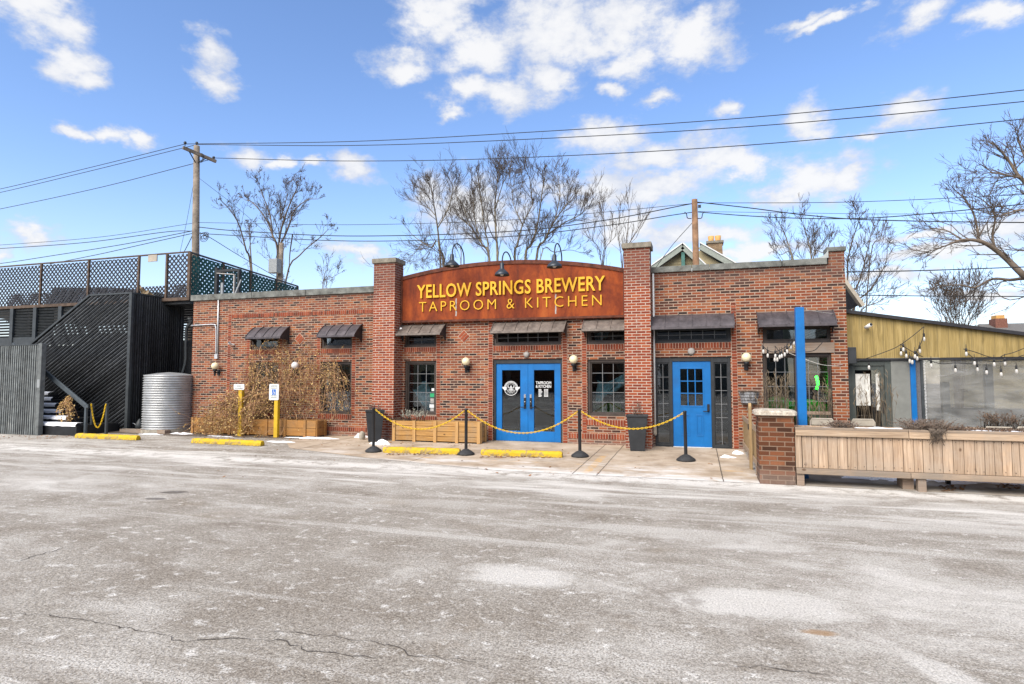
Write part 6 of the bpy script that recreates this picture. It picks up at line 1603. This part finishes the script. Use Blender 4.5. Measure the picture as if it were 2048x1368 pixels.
tree('bare_tree', 'huge bare tree reaching in from the right edge with arching limbs', 9, [
    ([(2160, 640), (2085, 580), (2045, 548), (2005, 510), (1965, 484), (1925, 480), (1895, 490)], .26, .05, 11), ([(2110, 600), (2060, 560), (2020, 560), (1985, 558), (1950, 575), (1920, 570), (1880, 572)], .12, .03, 9),
    ([(1957, 484), (1955, 460), (1948, 430), (1935, 405), (1915, 385), (1900, 370)], .07, .02, 12), ([(1990, 498), (1985, 470), (1990, 440), (1985, 420), (1965, 400), (1935, 385)], .07, .02, 12), ([(2140, 420), (2075, 380), (2040, 355), (2020, 325), (2000, 300), (1985, 285)], .14, .03, 14),
    ([(2040, 355), (2010, 350), (1985, 345), (1965, 348)], .06, .02, 10), ([(2100, 380), (2060, 330), (2040, 290), (2035, 265)], .10, .02, 12), ([(1895, 490), (1870, 500), (1850, 515)], .04, .015, 8), ([(2080, 420), (2040, 420), (2000, 430), (1970, 425)], .07, .02, 10), ([(1925, 480), (1890, 460), (1850, 458)], .05, .018, 8), ([(2150, 490), (2070, 500), (2020, 500)], .08, .03, 6), ([(2100, 610), (2020, 600), (1990, 585)], .05, .02, 6)],
    91, 1.15, 2.4, ('bark_dark', 'twig'), base=(2190, 900), up=.2, minr=.007, spread=1.2)
tree('shrubby_tree', 'dense upright multi-stemmed bare tree behind the plywood annex', 16, [([(1915+dx*.35, 665), (1915+dx*.7, 620), (1915+dx, 575-abs(dx)*-.15)], .045, .012, 9) for dx in (-48, -32, -18, -6, 6, 20, 36, 55)], 101, 1.3, 2.5, ('twig', 'twig'), base=(1915, 800), up=.7, minr=.009, spread=1.0)

for i, (px, y, lb) in enumerate(((-18, -42, 'bare tree across the car park, left'), (-6, -40, 'bare tree across the car park, middle'), (5, -44, 'bare tree across the car park, right'), (15, -41, 'bare tree across the car park, far right'))):
    rr = random.Random(300+i); t = thing('bare_tree', lb, 'tree', (px, y, 0), 'bare trees across the car park'); mb = MB()
    def lim(p, d, L, r, lv):
        q = [p]; dd = d
        for k in range(4):
            dd = (dd+Vector((rr.gauss(0, .18), rr.gauss(0, .18), rr.gauss(.06, .12)))).normalized(); q.append(q[-1]+dd*L/4)
        mb.tube(q, r, r*.55, n=5, cap=False)
        if lv:
            for k in range(5):
                o = Matrix.Rotation(rr.uniform(0, 6.28), 3, dd) @ dd.orthogonal().normalized(); lim(q[rr.randint(2, 4)], (dd+o*rr.uniform(.5, 1.1)).normalized(), L*rr.uniform(.5, .75), max(.03, r*.55), lv-1)
    lim(Vector((px, y, -.1)), Vector((0, 0, 1)), 4.2, .3, 4); mb.build('trunk', M['bark_dark'], t)
# ------------------------------------------------------------------ world: sky and clouds
SUN_EL, SUN_AZ = rad(42), rad(199)     # azimuth measured from +Y clockwise: behind the camera, to the left
w = bpy.data.worlds.new('World'); scene.world = w; w.use_nodes = True
nt = w.node_tree; bg = nt.nodes['Background']
class WB(NB):
    def __init__(s): s.t = nt; s._tc = None
    def co(s):
        if not s._tc: s._tc = s.n('ShaderNodeTexCoord').outputs['Generated']
        return s._tc
b = WB()
sky = b.n('ShaderNodeTexSky'); sky.sky_type = 'NISHITA'; sky.sun_disc = False
sky.sun_elevation = SUN_EL; sky.sun_rotation = SUN_AZ; sky.air_density = 1.0; sky.dust_density = .35; sky.ozone_density = 2.2; sky.altitude = 200
d = b.xyz(); az = b.math('ARCTAN2', d[0], d[1]); el = b.math('ARCSINE', d[2])
wn = b.n('ShaderNodeTexNoise'); b.l(b.map((1, 1, 1.6)), wn.inputs['Vector']); wn.inputs['Scale'].default_value = 7; wn.inputs['Detail'].default_value = 6; wn.inputs['Roughness'].default_value = .6
wo = b.xyz(wn.outputs['Color'])
az2 = b.math('ADD', az, b.math('MULTIPLY', b.math('SUBTRACT', wo[0], .5), .16)); el2 = b.math('ADD', el, b.math('MULTIPLY', b.math('SUBTRACT', wo[1], .5), .10))
blobs = [(40, 5, 120, 60), (125, 105, 75, 45), (150, 140, 55, 35), (430, 105, 50, 45), (440, 155, 50, 40), (130, 265, 40, 18), (200, 275, 75, 24), (290, 283, 50, 22), (870, 40, 90, 90), (800, 130, 70, 38), (960, 100, 110, 70), (1090, 60, 150, 90), (1090, 140, 80, 50), (1250, 50, 150, 80), (1380, 85, 90, 60), (1010, 190, 125, 38), (945, 180, 50, 35), (1230, 180, 30, 22), (1465, 220, 34, 22), (1635, 232, 52, 45), (1825, 222, 75, 48), (1745, 265, 35, 18), (1230, 275, 105, 42), (1340, 310, 150, 50), (1440, 330, 90, 40), (1630, 350, 115, 55), (1560, 385, 70, 32), (1190, 395, 130, 62), (1300, 380, 150, 45), (870, 400, 60, 60), (960, 420, 110, 70), (500, 322, 60, 30), (690, 330, 50, 34), (70, 470, 60, 28), (1830, 40, 75, 48), (1990, 35, 60, 42), (1650, 40, 70, 14), (1380, 470, 150, 36), (1250, 460, 120, 50), (1540, 500, 130, 26), (720, 515, 70, 18), (2000, 470, 130, 30), (1900, 510, 200, 20), (0, 500, 30, 25), (1480, 330, 50, 30), (1700, 345, 55, 30), (1620, 30, 60, 14), (1250, 120, 60, 40), (620, 335, 30, 14), (1850, 470, 160, 18), (1450, 520, 160, 18), (1760, 560, 200, 14), (1960, 580, 160, 16), (1330, 190, 40, 16), (920, 235, 30, 18), (560, 330, 30, 16)]
tot = None
def azel(px, py):
    v = Vector(ray(px, py)).normalized(); return math.atan2(v.x, v.y), math.asin(v.z)
for (px, py, rx, ry) in blobs:
    a0, e0 = azel(px, py); ax = abs(azel(px+rx, py)[0]-azel(px-rx, py)[0])/2; ey = abs(azel(px, py-ry)[1]-azel(px, py+ry)[1])/2
    u = b.math('DIVIDE', b.math('SUBTRACT', az2, a0), ax*1.25); v = b.math('DIVIDE', b.math('SUBTRACT', el2, e0), ey*1.25)
    q = b.math('SUBTRACT', 1.0, b.math('SQRT', b.math('ADD', b.math('MULTIPLY', u, u), b.math('MULTIPLY', v, v))))
    tot = q if tot is None else b.math('SMOOTH_MAX', tot, q, .12)
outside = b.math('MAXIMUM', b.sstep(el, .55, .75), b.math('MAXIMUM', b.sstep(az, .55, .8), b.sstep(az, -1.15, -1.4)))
fill_cloud = b.math('MULTIPLY_ADD', b.noise(3.2, 3, .5), 5.0, -2.15)  # unseen clouds added beyond the view to whiten the ambient light
tot = b.math('MAXIMUM', tot, b.math('SUBTRACT', b.math('MULTIPLY', b.math('ADD', fill_cloud, .5), outside), .5))
fb = b.noise(22, 8, .64, vec=b.map((1, 1, 1.7)))
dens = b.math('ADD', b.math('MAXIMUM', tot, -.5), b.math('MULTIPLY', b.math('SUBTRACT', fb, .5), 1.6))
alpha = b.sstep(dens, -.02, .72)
thick = b.sstep(b.math('ADD', dens, b.math('MULTIPLY', b.math('SUBTRACT', b.noise(9, 4, .5), .5), 1.4)), .2, 1.0)
SKYK = 0.11; EXPO = 2.3
def cl(v): return tuple(x/SKYK/EXPO for x in v)
ccol = b.mix(thick, cl((.68, .73, .85)), cl((.97, .97, .98)))
hsv = b.n('ShaderNodeHueSaturation'); b.l(sky.outputs[0], hsv.inputs['Color']); hsv.inputs['Saturation'].default_value = 1.12; hsv.inputs['Value'].default_value = 1.0
skyc = b.mix(1.0, hsv.outputs[0], (1.12, 1.0, 1.03), 'MULTIPLY')
mist = b.math('MULTIPLY', b.sstep(el, .30, .02), .36)
skyc = b.mix(mist, skyc, cl((.66, .78, .93)))
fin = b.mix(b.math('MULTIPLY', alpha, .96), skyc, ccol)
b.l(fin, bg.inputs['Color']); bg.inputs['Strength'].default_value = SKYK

sl = bpy.data.lights.new('sun', 'SUN'); sl.energy = 2.7; sl.angle = rad(50); sl.color = (1, .93, .82)
so = bpy.data.objects.new('sun', sl); col.objects.link(so)
sd = Vector((math.sin(SUN_AZ)*math.cos(SUN_EL), math.cos(SUN_AZ)*math.cos(SUN_EL), math.sin(SUN_EL)))
so.rotation_euler = sd.to_track_quat('Z', 'Y').to_euler(); so.location = (0, -20, 30)

# ------------------------------------------------------------------ camera and view
cd_ = bpy.data.cameras.new('camera'); cam = bpy.data.objects.new('camera', cd_); col.objects.link(cam)
cam.location = CAM; cam.rotation_euler = (PI/2+PH, 0, TH); cd_.sensor_width = 36; cd_.lens = F*36/2048; cd_.clip_end = 1000; cd_.clip_start = .05
scene.camera = cam
vs_ = scene.view_settings; vs_.view_transform = 'Standard'; vs_.look = 'None'; vs_.gamma = 1; vs_.exposure = 1.2
scene.cycles.max_bounces = 8; scene.cycles.transparent_max_bounces = 16
